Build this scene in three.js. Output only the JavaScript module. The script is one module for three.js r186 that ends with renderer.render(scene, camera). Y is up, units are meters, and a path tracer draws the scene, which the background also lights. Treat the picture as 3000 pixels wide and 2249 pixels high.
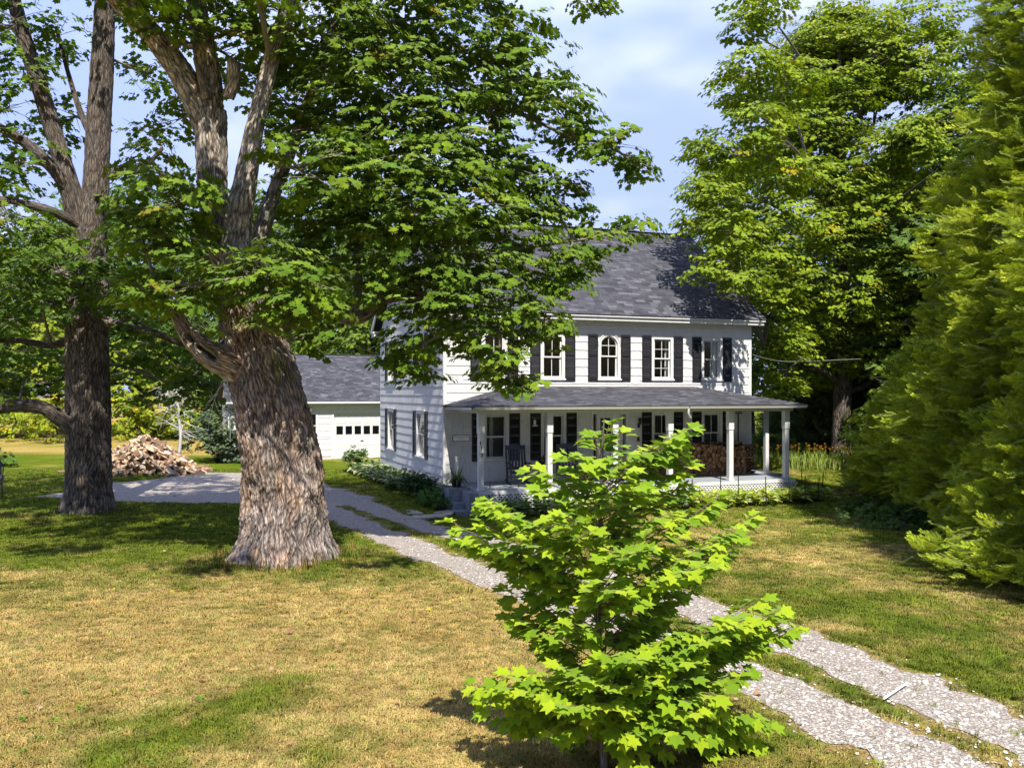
import * as THREE from 'three';
import { mergeGeometries, mergeVertices, toCreasedNormals } from 'three/addons/utils/BufferGeometryUtils.js';

// ------------------------------------------------------------------ camera, sky, sun, exposure
const scene = new THREE.Scene();
const FPX = 2600, HOR = 1150, CAMY = 3.1;                     // focal length and horizon in pixels of the 3000 x 2249 photograph
const camera = new THREE.PerspectiveCamera(2 * Math.atan(1124.5 / FPX) * 180 / Math.PI, 3000 / 2249, 0.1, 1500);
camera.position.set(0, CAMY, 0);
camera.setViewOffset(3000, 2249, 0, 1124.5 - HOR, 3000, 2249);
camera.lookAt(0, CAMY, -10);
const renderer = new THREE.WebGLRenderer({ antialias: true });
renderer.toneMapping = THREE.LinearToneMapping;
renderer.toneMappingExposure = 2.5;
renderer.shadowMap.enabled = true;

const sun = new THREE.DirectionalLight(new THREE.Color(1.0, 0.94, 0.84), 3.9);
{
  const az = [-0.2, 0.98], el = 55 * Math.PI / 180;         // where the light travels: away from the camera, a little left
  const dir = new THREE.Vector3(az[0] * Math.cos(el), -Math.sin(el), -az[1] * Math.cos(el));
  sun.target.position.set(2, 0, -22); sun.position.copy(sun.target.position).addScaledVector(dir, -60);
  sun.castShadow = true; sun.shadow.mapSize.set(4096, 4096);
  Object.assign(sun.shadow.camera, { left: -40, right: 40, top: 40, bottom: -40, near: 1, far: 160 });
  scene.add(sun, sun.target);
}

// ------------------------------------------------------------------ seeded noise
let SEED = 7;
const rnd = () => { SEED = (SEED + 0x6D2B79F5) | 0; let t = Math.imul(SEED ^ (SEED >>> 15), 1 | SEED); t = (t + Math.imul(t ^ (t >>> 7), 61 | t)) ^ t; return ((t ^ (t >>> 14)) >>> 0) / 4294967296; };
const rr = (a, b) => a + (b - a) * rnd();
const seed = (n) => { SEED = n * 7919 + 13; };
const hash = (x, y, z) => { let h = Math.imul(x, 374761393) ^ Math.imul(y, 668265263) ^ Math.imul(z, 1442695041); h = Math.imul(h ^ (h >>> 13), 1274126177); return ((h ^ (h >>> 16)) >>> 0) / 4294967296; };
const sm = (t) => t * t * (3 - 2 * t), lerp = (a, b, t) => a + (b - a) * t, clamp = (x, a = 0, b = 1) => Math.min(b, Math.max(a, x));
const step = (a, b, x) => sm(clamp((x - a) / (b - a)));
function noise(x, y, z = 0) {
  const X = Math.floor(x), Y = Math.floor(y), Z = Math.floor(z), u = sm(x - X), v = sm(y - Y), w = sm(z - Z);
  const f = (k) => lerp(lerp(hash(X, Y, k), hash(X + 1, Y, k), u), lerp(hash(X, Y + 1, k), hash(X + 1, Y + 1, k), u), v);
  return lerp(f(Z), f(Z + 1), w);
}
const fbm = (x, y, z = 0, o = 4) => { let s = 0, a = 0.5, n = 0; for (let i = 0; i < o; i++) { s += a * noise(x, y, z); n += a; a *= 0.5; x = x * 2.03 + 17.1; y = y * 2.03 + 9.7; z = z * 2.03 + 3.3; } return s / n; };
// noise that repeats after p cells, for textures that tile
function tnoise(x, y, p, k = 0) {
  const X = Math.floor(x), Y = Math.floor(y), u = sm(x - X), v = sm(y - Y), m = (n) => ((n % p) + p) % p;
  return lerp(lerp(hash(m(X), m(Y), k), hash(m(X + 1), m(Y), k), u), lerp(hash(m(X), m(Y + 1), k), hash(m(X + 1), m(Y + 1), k), u), v);
}
const tfbm = (x, y, p, k = 0, o = 4) => { let s = 0, a = 0.5, n = 0; for (let i = 0; i < o; i++) { s += a * tnoise(x, y, p, k + i); n += a; a *= 0.5; x *= 2; y *= 2; p *= 2; } return s / n; };

// ------------------------------------------------------------------ the sky: air and thin streaks of cloud
{
  const w = 1024, h = 512, a = new Float32Array(w * h * 4);
  for (let j = 0; j < h; j++) {
    const el = (j + 0.5) / h * Math.PI - Math.PI / 2, s = Math.sin(el);
    for (let i = 0; i < w; i++) {
      const az = (i + 0.5) / w * Math.PI * 2, k = (j * w + i) * 4;
      const dx = Math.cos(el) * Math.cos(az), dz = Math.cos(el) * Math.sin(az), up = Math.max(0.03, s);
      const t = Math.pow(clamp(s), 0.55);
      const base = [lerp(0.42, 0.25, t), lerp(0.52, 0.335, t), lerp(0.86, 0.72, t)];
      // wisps on a flat layer overhead, seen thinner towards the horizon
      const px = dx / (up + 0.25) * 2.1 + 3.7, pz = dz / (up + 0.25) * 2.1 + 1.9;
      let c = fbm(px * 1.0 + 0.8 * fbm(pz, px, 5), pz * 2.2, 1.5, 5);
      c = step(0.48, 0.84, c) * 0.7 * step(0.0, 0.18, s);
      for (let q = 0; q < 3; q++) a[k + q] = s < -0.02 ? [0.16, 0.17, 0.12][q] : lerp(base[q], [0.80, 0.82, 0.94][q], c) * 0.52 * (1 + 1.6 * Math.exp(-Math.acos(clamp(dx * 0.115 + s * 0.819 + dz * 0.562, -1, 1)) / 0.42));  // glow round the sun, out of view, added to lift the shadows
      a[k + 3] = 1;
    }
  }
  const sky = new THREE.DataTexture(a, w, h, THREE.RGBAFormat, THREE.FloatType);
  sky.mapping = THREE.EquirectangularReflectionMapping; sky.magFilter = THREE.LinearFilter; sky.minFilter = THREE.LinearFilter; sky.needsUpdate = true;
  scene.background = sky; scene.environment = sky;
}

// ------------------------------------------------------------------ helpers
const V3 = (x, y, z) => new THREE.Vector3(x, y, z);
const K = 3000 / 2212;                                         // pixels below are read off a 2212 wide view of the photograph
const at = (px, py, d) => V3((px * K - 1500) / FPX * d, CAMY + (HOR - py * K) / FPX * d, -d);
// the lawn falls away a little before the porch
const dip = (x, d) => -0.33 * step(18.5, 24.8, d) * step(-3.4, -1.2, x) * step(33, 28.5, d) * step(16, 11, x);
const onF = (fx, fy) => { let y = 0, d = 1, x = 0; for (let i = 0; i < 12; i++) { d = (CAMY - y) * FPX / (fy - HOR); x = (fx - 1500) / FPX * d; y = lerp(y, dip(x, d), 0.6); } return V3(x, y, -d); };
const onGround = (px, py) => onF(px * K, py * K);
const counts = {};
const numbered = (n) => { const k = counts[n] = (counts[n] ?? -1) + 1; return k ? n + '_' + String(k).padStart(3, '0') : n; };
function tag(o, label, category, group, kind) {
  if (label) o.userData.label = label; if (category) o.userData.category = category;
  if (group) o.userData.group = group; if (kind) o.userData.kind = kind; return o;
}
function thing(name, label, category, p = [0, 0, 0], turn = 0, group) {
  const g = new THREE.Group(); g.name = numbered(name); g.position.set(...(p.isVector3 ? p.toArray() : p)); g.rotation.y = turn; scene.add(g);
  return tag(g, label, category, group);
}
function part(parent, name, geo, m, kind, label) {
  const o = new THREE.Mesh(geo, m); o.name = name; o.castShadow = o.receiveShadow = true; parent.add(o);
  if (kind) o.userData.kind = kind; if (label) o.userData.label = label; return o;
}
function solo(name, geo, m, label, category, group, kind) { const o = new THREE.Mesh(geo, m); o.name = numbered(name); o.castShadow = o.receiveShadow = true; scene.add(o); return tag(o, label, category, group, kind); }
function grp(parent, name, x = 0, y = 0, z = 0) { const g = new THREE.Group(); g.name = name; g.position.set(x, y, z); parent.add(g); return g; }
// uv in metres from the face each triangle lies on
function metreUV(g, s = 1) {
  g = g.index ? g.toNonIndexed() : g; const p = g.attributes.position, uv = new Float32Array(p.count * 2), a = V3(), b = V3(), c = V3();
  for (let i = 0; i < p.count; i += 3) {
    a.fromBufferAttribute(p, i); b.fromBufferAttribute(p, i + 1); c.fromBufferAttribute(p, i + 2);
    const n = b.clone().sub(a).cross(c.clone().sub(a)), ax = Math.abs(n.x), ay = Math.abs(n.y), az = Math.abs(n.z);
    [a, b, c].forEach((q, k) => { const [u, v] = ax > ay && ax > az ? [q.z, q.y] : ay > az ? [q.x, q.z] : [q.x, q.y]; uv[(i + k) * 2] = u * s; uv[(i + k) * 2 + 1] = v * s; });
  }
  g.setAttribute('uv', new THREE.BufferAttribute(uv, 2)); if (!g.attributes.normal) g.computeVertexNormals(); return g;
}
const bx = (x0, x1, y0, y1, z0, z1) => metreUV(new THREE.BoxGeometry(x1 - x0, y1 - y0, z1 - z0).translate((x0 + x1) / 2, (y0 + y1) / 2, (z0 + z1) / 2));
const clean = (g) => { g = g.index ? g.toNonIndexed() : g; for (const k of Object.keys(g.attributes)) if (!['position', 'normal', 'uv'].includes(k)) g.deleteAttribute(k); if (!g.attributes.uv) g.setAttribute('uv', new THREE.BufferAttribute(new Float32Array(g.attributes.position.count * 2), 2)); return g; };
const join = (list) => mergeGeometries(list.map(clean));
// a flat piece cut to a shape, with thickness along z
const slab = (shape, z0, z1, seg = 12) => metreUV(new THREE.ExtrudeGeometry(shape, { depth: z1 - z0, bevelEnabled: false, curveSegments: seg }).translate(0, 0, z0));
const rect = (x0, x1, y0, y1, C = THREE.Shape) => { const s = new C(); s.moveTo(x0, y0); s.lineTo(x1, y0); s.lineTo(x1, y1); s.lineTo(x0, y1); s.closePath(); return s; };
const archShape = (x0, x1, y0, y1, C = THREE.Shape) => { const s = new C(), r = (x1 - x0) / 2; s.moveTo(x0, y0); s.lineTo(x1, y0); s.lineTo(x1, y1 - r); s.absarc((x0 + x1) / 2, y1 - r, r, 0, Math.PI, false); s.lineTo(x0, y0); return s; };
function rod(a, b, r0, r1 = r0, n = 6) {
  const d = b.clone().sub(a), g = new THREE.CylinderGeometry(r1, r0, d.length(), n, 1);
  return clean(g.applyQuaternion(new THREE.Quaternion().setFromUnitVectors(V3(0, 1, 0), d.clone().normalize())).translate((a.x + b.x) / 2, (a.y + b.y) / 2, (a.z + b.z) / 2));
}
function tex(w, h, f, srgb = true) {
  const d = new Uint8Array(w * h * 4);
  for (let j = 0; j < h; j++) for (let i = 0; i < w; i++) { const c = f(i / w, j / h, i, j), k = (j * w + i) * 4; const v = typeof c === 'number' ? [c, c, c] : c; d[k] = clamp(v[0]) * 255; d[k + 1] = clamp(v[1]) * 255; d[k + 2] = clamp(v[2]) * 255; d[k + 3] = 255; }
  const t = new THREE.DataTexture(d, w, h); t.wrapS = t.wrapT = THREE.RepeatWrapping; t.magFilter = THREE.LinearFilter; t.minFilter = THREE.LinearMipmapLinearFilter; t.generateMipmaps = true;
  if (srgb) t.colorSpace = THREE.SRGBColorSpace; t.needsUpdate = true; return t;
}
const rep = (t, x, y = x) => { const c = t.clone(); c.repeat.set(x, y); c.needsUpdate = true; return c; };
const lin = (r, g, b) => new THREE.Color().setRGB(r, g, b);
const std = (o) => new THREE.MeshStandardMaterial(o);
const setCol = (g, r, gg, b) => { const n = g.attributes.position.count, a = new Float32Array(n * 3); for (let i = 0; i < n; i++) { a[i * 3] = r; a[i * 3 + 1] = gg; a[i * 3 + 2] = b; } g.setAttribute('color', new THREE.BufferAttribute(a, 3)); return g; };

// ------------------------------------------------------------------ materials
const T = {};
T.paint = tex(512, 512, (u, v) => {                            // weathered paint: streaks, chips, specks of dirt
  const streak = tfbm(u * 40, v * 5, 40, 3, 3), blot = tfbm(u * 6, v * 6, 6, 9), chip = step(0.70, 0.78, tfbm(u * 48, v * 36, 48, 21, 3)) * step(0.55, 0.68, tfbm(u * 4, v * 4, 4, 31));
  const l = 0.955 + 0.05 * (streak - 0.5) + 0.05 * (blot - 0.5); return [l - chip * 0.28, l - chip * 0.29, l - chip * 0.31];
});
T.paintBump = tex(256, 256, (u, v) => 0.5 + 0.5 * (tfbm(u * 64, v * 8, 64, 5, 3) - 0.5) + 0.3 * (tfbm(u * 32, v * 32, 32, 15, 2) - 0.5), false);
T.shingle = tex(512, 512, (u, v) => { const g = tfbm(u * 128, v * 128, 128, 41, 3), b = tfbm(u * 8, v * 8, 8, 47); const l = 0.74 + 0.42 * (g - 0.5) + 0.2 * (b - 0.5); return [l, l, l * 1.02]; });
T.wood = tex(512, 512, (u, v) => { const g = tfbm(u * 64, v * 4, 64, 61, 4), b = tfbm(u * 6, v * 6, 6, 67); const l = 0.78 + 0.5 * (g - 0.5) + 0.25 * (b - 0.5); return [l, l * 0.97, l * 0.93]; });
T.concrete = tex(256, 256, (u, v) => { const l = 0.82 + 0.22 * (tfbm(u * 24, v * 24, 24, 71) - 0.5) + 0.15 * (tfbm(u * 4, v * 4, 4, 75) - 0.5); return [l, l, l]; });
// bark: long plates with dark furrows between them, u around the trunk, v along it
const barkH = (u, v, n, m, k) => {
  const wu = u + 0.09 * (tfbm(u * 4, v * 4, 4, k + 50, 4) - 0.5) * 2, x = wu * n, y = v * m; let f1 = 9, f2 = 9;
  for (let i = -1; i <= 1; i++) for (let j = -1; j <= 1; j++) {
    const X = Math.floor(x) + i, Y = Math.floor(y) + j, mx = ((X % n) + n) % n, my = ((Y % m) + m) % m;
    const d = Math.hypot(X + hash(mx, my, k) - x, (Y + hash(mx, my, k + 1) - y) * 0.8); if (d < f1) { f2 = f1; f1 = d; } else if (d < f2) f2 = d;
  }
  return clamp((f2 - f1) * 2.2);
};
const barkLevel = (u, v) => 0.46 * Math.min(1, barkH(u, v, 15, 4, 3)) + 0.32 * barkH(u, v, 34, 10, 11) + 0.70 * (tfbm(u * 24, v * 5, 24, 81, 5) - 0.36);
T.bark = tex(768, 768, (u, v) => { const h = barkLevel(u, v), b = tfbm(u * 5, v * 5, 5, 91), l = 0.26 + 0.78 * h + 0.25 * (b - 0.5), w = 0.10 * (tfbm(u * 7, v * 3, 7, 95) - 0.5); return [l * (1.0 + w), l * 0.97, l * (0.94 - w)]; });
T.barkBump = tex(768, 768, (u, v) => barkLevel(u, v), false);
T.turf = tex(512, 512, (u, v) => {                             // fine matted grass seen from above
  const g = tfbm(u * 96, v * 96, 96, 101, 3), s = tfbm((u + v) * 16, (v - u) * 64 + 64, 64, 105, 3), l = 0.82 + 0.5 * (g - 0.5) + 0.3 * (s - 0.5); return [l, l, l * 0.88];
});
T.gravel = tex(512, 512, (u, v) => { let f = 9, id = 0; const n = 48, x = u * n, y = v * n; for (let i = -1; i <= 1; i++) for (let j = -1; j <= 1; j++) { const X = Math.floor(x) + i, Y = Math.floor(y) + j, a = ((X % n) + n) % n, b = ((Y % n) + n) % n, d = Math.hypot(X + hash(a, b, 5) - x, Y + hash(a, b, 6) - y); if (d < f) { f = d; id = hash(a, b, 7); } } const l = 0.68 + 0.26 * id - 0.18 * step(0.35, 0.7, f); return [l, l * 0.98, l * 0.95]; });

const M = {};
M.white = std({ color: lin(0.62, 0.615, 0.605), map: rep(T.paint, 0.7), bumpMap: rep(T.paintBump, 1.5), bumpScale: 0.0015, roughness: 0.62 });
M.trim = std({ color: lin(0.64, 0.635, 0.625), map: rep(T.paint, 1.3), roughness: 0.5 });
M.sidings = [[0.61, 0.605, 0.595], [0.565, 0.565, 0.56], [0.64, 0.63, 0.62]].map((c) => std({ color: lin(...c), map: rep(T.paint, 0.9), bumpMap: rep(T.paintBump, 2), bumpScale: 0.002, roughness: 0.68 }));
M.shutter = std({ color: lin(0.012, 0.012, 0.017), roughness: 0.42, map: rep(T.paint, 1.5) });
M.glass = new THREE.MeshPhysicalMaterial({ color: lin(0.93, 0.96, 0.95), transmission: 1, thickness: 0, roughness: 0.02, ior: 1.52 });
M.dark = std({ color: lin(0.28, 0.20, 0.13), roughness: 0.9 });
M.plaster = std({ color: lin(0.62, 0.58, 0.50), roughness: 0.9 });
M.curtain = new THREE.MeshPhysicalMaterial({ color: lin(0.62, 0.62, 0.60), roughness: 1, transmission: 0.3, thickness: 0 });
M.roof = std({ color: 0xffffff, vertexColors: true, map: rep(T.shingle, 1.2), bumpMap: rep(T.shingle, 2.5), bumpScale: 0.003, roughness: 0.93 });
M.deck = std({ color: lin(0.30, 0.325, 0.355), map: rep(T.paint, 0.8), roughness: 0.45 });
M.block = std({ color: lin(0.27, 0.30, 0.335), map: rep(T.concrete, 1), roughness: 0.7 });
M.navy = std({ color: lin(0.016, 0.019, 0.030), roughness: 0.38 });
M.black = std({ color: lin(0.012, 0.012, 0.013), roughness: 0.5 });
M.metal = std({ color: lin(0.55, 0.55, 0.54), metalness: 0.7, roughness: 0.4 });
M.bark = std({ color: lin(0.35, 0.305, 0.27), vertexColors: true, map: T.bark, bumpMap: T.barkBump, bumpScale: 0.022, roughness: 0.95 });
M.barkLight = std({ color: lin(0.47, 0.45, 0.42), vertexColors: true, map: T.bark, bumpMap: T.barkBump, bumpScale: 0.015, roughness: 0.95 });
M.twig = std({ color: lin(0.17, 0.145, 0.125), roughness: 0.9 });
M.deadwood = std({ color: lin(0.42, 0.40, 0.37), roughness: 0.95 });
const leafMat = (tr = 0.32, rough = 0.93, sp = 0.35) => new THREE.MeshPhysicalMaterial({ color: 0xffffff, vertexColors: true, transmission: tr, thickness: 0, roughness: rough, ior: 1.4, specularIntensity: sp });
M.leaf = leafMat(0.45); M.needle = leafMat(0.52, 0.95); M.blade = leafMat(0.25, 0.98, 0.05);
M.pebble = std({ color: 0xffffff, roughness: 0.9 });

// ------------------------------------------------------------------ the ground: one sheet; lawn, dry lawn, field; the driveway lies on it
const TR = [  // centre lines of the two wheel tracks (x, depth), near to far
  [[4.3, 5.2], [3.7, 6.6], [3.37, 7.65], [3.15, 8.34], [2.67, 9.4], [1.75, 11.4], [0.18, 13.9], [-1.36, 16.65], [-3.24, 20.3], [-5.0, 23.6], [-6.6, 26.5]],
  [[5.9, 5.2], [5.1, 6.8], [4.55, 8.0], [4.2, 9.25], [3.67, 10.8], [2.64, 12.86], [0.8, 16.2], [-1.07, 19.3], [-2.86, 22.3], [-4.7, 25.4], [-5.6, 27.5]]];
const PAD = [[-14.6, 26.4], [-11.6, 25.3], [-7, 24.2], [-5, 23.6], [-3.6, 25.2], [-5.2, 28.5], [-7.2, 31.5], [-8.8, 35.2], [-12.2, 34.6], [-14, 30]];
const segDist = (x, z, a, b) => { const dx = b[0] - a[0], dz = b[1] - a[1], t = clamp(((x - a[0]) * dx + (z - a[1]) * dz) / (dx * dx + dz * dz)); return Math.hypot(x - a[0] - dx * t, z - a[1] - dz * t); };
function trackDist(x, d, k) { let m = 99; const L = TR[k]; for (let i = 1; i < L.length; i++) m = Math.min(m, segDist(x, d, L[i - 1], L[i])); return m; }
function padDist(x, d) { let inside = false, m = 99; for (let i = 0, j = PAD.length - 1; i < PAD.length; j = i++) { const a = PAD[i], b = PAD[j]; if ((a[1] > d) !== (b[1] > d) && x < (b[0] - a[0]) * (d - a[1]) / (b[1] - a[1]) + a[0]) inside = !inside; m = Math.min(m, segDist(x, d, a, b)); } return inside ? m : -m; }
// above 0: gravel. The edge wanders where grass creeps in
function gravelAt(x, d) {
  if (d > 40 || d < 4 || x < -18 || x > 9) return -1;
  const w = 0.42 + 0.10 * (fbm(x * 0.8, d * 0.8, 3) - 0.5), n = (fbm(x * 2.6, d * 2.6, 8, 4) - 0.5) * 0.55;
  return Math.max(w - trackDist(x, d, 0), w + 0.03 - trackDist(x, d, 1), padDist(x, d) - 0.25 + (fbm(x * 0.5, d * 0.7, 12, 3) - 0.5) * 1.6) + n;
}
const middle = (x, d) => { const a = trackDist(x, d, 0), b = trackDist(x, d, 1); return a < 1.5 && b < 1.6 && d < 26 ? 1 : 0; };
const groundY = (x, d) => dip(x, d) + 0.05 * (fbm(x * 0.35, d * 0.35, 2, 3) - 0.5) * step(60, 8, d) - 0.014 * step(-0.02, 0.1, gravelAt(x, d));
const bump = (x, d, cx, cd, rx, rd) => Math.exp(-(((x - cx) / rx) ** 2 + ((d - cd) / rd) ** 2));
// how dry the grass is, 0 lush .. 1 straw
function dryness(x, d) {
  let s = 0.30;
  s += 0.62 * step(15.6, 12.5, d + 0.12 * x) * step(1.8, 0.2, x - (12 - d) * 0.10);             // sunburnt lawn before the old tree
  s -= 0.60 * bump(x, d, -2.9, 8.2, 0.95, 0.9) + 0.45 * bump(x, d, -2.3, 9.3, 0.7, 0.55) + 0.3 * bump(x, d, -1.35, 7.9, 0.5, 0.6);
  s += 0.28 * bump(x, d, 0.4, 7.6, 1.4, 1.4) + 0.22 * step(3, 0, Math.abs(x - 3.2)) * step(24, 20, d) * step(14, 18, d);
  s += 0.12 * step(2.5, 4.5, x) * step(26, 22, d) + 0.16 * step(4.4, 5.6, x) * step(12, 15, d) * step(24, 19, d) - 0.10 * step(5.5, 8, x);
  s -= 0.28 * step(16, 18.5, d) * step(2, -1, x);                                                // green under the trees
  s += 0.85 * step(41.5, 45, d + 0.25 * (x + 17)) * step(-4, -9, x);                             // the hay field behind
  s += (fbm(x * 0.55, d * 0.55, 23, 3) - 0.5) * 0.7 + (fbm(x * 1.2, d * 1.2, 21, 4) - 0.5) * 1.0 + (fbm(x * 4.5, d * 4.5, 25, 3) - 0.5) * 0.8;
  return clamp(s);
}
const GREENS = [[0.085, 0.140, 0.012], [0.170, 0.210, 0.020]], STRAW = [[0.38, 0.265, 0.085], [0.54, 0.405, 0.165]], SOIL = [0.34, 0.235, 0.155];
function turfColour(x, d, soil = true) {
  const t = dryness(x, d), m = fbm(x * 1.7, d * 1.7, 31, 3), c = [0, 1, 2].map((k) => lerp(lerp(GREENS[0][k], GREENS[1][k], m), lerp(STRAW[0][k], STRAW[1][k], m), step(0.12, 0.92, t)));
  if (soil) { const g = gravelAt(x, d), bare = Math.max(step(-0.26, 0.02, g) * 0.8, step(0.70, 0.80, fbm(x * 1.3, d * 1.3, 77, 4)) * 0.5, 0.85 * bump(x, d, -4.05, 15.5, 0.7, 0.45), 0.7 * bump(x, d, -11, 22.4, 1.2, 0.4)); for (let k = 0; k < 3; k++) c[k] = lerp(c[k], SOIL[k], bare); }
  return c;
}
const lines = (list) => { const out = []; for (const [a, b, s] of list) for (let x = a; x < b - 1e-6; x += s) out.push(x); out.push(list[list.length - 1][1]); return out; };
{
  const xs = lines([[-420, -60, 30], [-60, -24, 2], [-24, -12, 0.4], [-12, 12, 0.14], [12, 24, 0.4], [24, 60, 2], [60, 420, 30]]);
  const ds = lines([[-60, 4, 4], [4, 14, 0.12], [14, 24, 0.2], [24, 44, 0.4], [44, 80, 1.5], [80, 500, 30]]);
  const nx = xs.length, nd = ds.length, pos = new Float32Array(nx * nd * 3), col = new Float32Array(nx * nd * 3), uv = new Float32Array(nx * nd * 2), idx = [];
  ds.forEach((d, j) => xs.forEach((x, i) => {
    const k = j * nx + i; pos.set([x, groundY(x, d), -d], k * 3); uv.set([x * 0.55, d * 0.55], k * 2); col.set(turfColour(x, d), k * 3);
    if (i && j) { const a = k - nx - 1, b = k - nx; idx.push(a, b, k, a, k, k - 1); }
  }));
  const g = new THREE.BufferGeometry(); g.setAttribute('position', new THREE.BufferAttribute(pos, 3)); g.setAttribute('uv', new THREE.BufferAttribute(uv, 2)); g.setAttribute('color', new THREE.BufferAttribute(col, 3)); g.setIndex(idx); g.computeVertexNormals();
  solo('ground', g, new THREE.MeshPhysicalMaterial({ color: lin(1.05, 1.05, 1.05), vertexColors: true, map: T.turf, bumpMap: rep(T.turf, 1), bumpScale: 0.03, roughness: 1, specularIntensity: 0.05 }), 'lawn with sunburnt straw patches and green grass round the house', 'ground', null, 'structure');
}
{ // driveway: the part of a fine grid where gravel shows, clipped along its ragged edge
  const pos = [], uv = [], S = 0.11, H = 0.003;
  const clip = (tri) => { const out = []; for (let i = 0; i < 3; i++) { const a = tri[i], b = tri[(i + 1) % 3]; if (a[2] > 0) out.push(a); if ((a[2] > 0) !== (b[2] > 0)) { const t = a[2] / (a[2] - b[2]); out.push([lerp(a[0], b[0], t), lerp(a[1], b[1], t), 0]); } } return out; };
  const cache = new Map(), val = (i, j) => { const k = i * 10000 + j; if (!cache.has(k)) cache.set(k, gravelAt(i * S, j * S)); return cache.get(k); };
  const gy = (x, d) => dip(x, d) + 0.05 * (fbm(x * 0.35, d * 0.35, 2, 3) - 0.5) * step(60, 8, d) + H;
  for (let j = 45; j < 330; j++) for (let i = -145; i < 80; i++) {
    const q = [[i, j], [i + 1, j], [i + 1, j + 1], [i, j + 1]].map(([a, b]) => [a * S, b * S, val(a, b)]);
    if (q.every((p) => p[2] <= 0)) continue;
    for (const t of [[q[0], q[1], q[2]], [q[0], q[2], q[3]]]) { const c = clip(t); for (let k = 2; k < c.length; k++) for (const p of [c[0], c[k - 1], c[k]]) { pos.push(p[0], gy(p[0], p[1]), -p[1]); uv.push(p[0] * 0.8, p[1] * 0.8); } }
  }
  const g = new THREE.BufferGeometry(); g.setAttribute('position', new THREE.BufferAttribute(new Float32Array(pos), 3)); g.setAttribute('uv', new THREE.BufferAttribute(new Float32Array(uv), 2)); g.computeVertexNormals();
  solo('driveway', g, std({ color: lin(0.46, 0.42, 0.38), map: T.gravel, bumpMap: T.gravel, bumpScale: 0.02, roughness: 0.95 }), 'pale gravel driveway of two wheel tracks leading to a parking pad', 'driveway', null, 'structure');
}
function instanced(parent, name, geo, mat, list, kind = 'stuff') {   // list: {p, q, s, c}
  const o = new THREE.InstancedMesh(geo, mat, list.length), m = new THREE.Matrix4(), c = new THREE.Color();
  list.forEach((e, i) => { m.compose(e.p, e.q, e.s.isVector3 ? e.s : V3(e.s, e.s, e.s)); o.setMatrixAt(i, m); if (e.c) o.setColorAt(i, c.setRGB(...e.c)); });
  o.name = parent === scene ? numbered(name) : name; o.castShadow = o.receiveShadow = true; o.userData.kind = kind; parent.add(o); return o;
}
const Q = () => new THREE.Quaternion(), E = (x, y, z) => Q().setFromEuler(new THREE.Euler(x, y, z, 'YXZ'));
{ // stones on the tracks
  seed(3); const list = [], g = new THREE.IcosahedronGeometry(1, 1), p = g.attributes.position;
  for (let i = 0; i < p.count; i++) { const a = V3().fromBufferAttribute(p, i), f = 0.75 + 0.5 * noise(a.x * 1.7 + 5, a.y * 1.7, a.z * 1.7); p.setXYZ(i, a.x * f, a.y * f * 0.62, a.z * f); } g.computeVertexNormals();
  for (let i = 0; i < 150000 && list.length < 42000; i++) {
    const d = 5.5 + 30 * rnd() ** 2.2, x = rr(-0.62, 0.62) * d, gv = gravelAt(x, d); if (gv < -0.14 || (gv < 0.05 && rnd() > 0.14) || (d > 20 && rnd() > 0.5)) continue;
    const s = 0.006 + 0.015 * rnd() ** 3 + (rnd() < 0.006 ? 0.018 : 0), l = rr(0.34, 0.58), w = rr(-0.02, 0.05);
    list.push({ p: V3(x, groundY(x, d) + 0.008 + s * 0.25, -d), q: E(rr(-0.4, 0.4), rr(0, 6.3), rr(-0.4, 0.4)), s, c: [l + w + 0.02, l, l - w - 0.03] });
  }
  tag(instanced(scene, 'gravel', g, M.pebble, list), 'loose pale gravel stones on the wheel tracks', 'gravel');
}
function bladeTuft(n, h, spread, lean, w) { // a tuft of bent blades
  const pos = [], nor = [], col = [];
  for (let i = 0; i < n; i++) {
    const a = rr(0, 6.283), r = spread * Math.sqrt(rnd()), x = Math.cos(a) * r, z = Math.sin(a) * r, b = rr(0, 6.283), k = rr(0.3, 1) * lean, hh = h * rr(0.55, 1.1), ww = w * rr(0.7, 1.3);
    const dx = Math.cos(b), dz = Math.sin(b), sx = -dz * ww, sz = dx * ww, t = rr(0.75, 1.25);
    const m = [x + dx * k * hh * 0.35, hh * 0.6, z + dz * k * hh * 0.35], e = [x + dx * k * hh, hh * (1 - 0.35 * k), z + dz * k * hh];
    const A = [x - sx, -0.01, z - sz], B = [x + sx, -0.01, z + sz], C = [m[0] + sx * 0.8, m[1], m[2] + sz * 0.8], D = [m[0] - sx * 0.8, m[1], m[2] - sz * 0.8];
    for (const q of [A, B, C, A, C, D, D, C, e]) { pos.push(...q); nor.push(dx * 0.3, 0.95, dz * 0.3); col.push(t, t, t * rr(0.9, 1.05)); }
  }
  const g = new THREE.BufferGeometry(); g.setAttribute('position', new THREE.BufferAttribute(new Float32Array(pos), 3)); g.setAttribute('normal', new THREE.BufferAttribute(new Float32Array(nor), 3)); g.setAttribute('color', new THREE.BufferAttribute(new Float32Array(col), 3)); return g;
}
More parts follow.
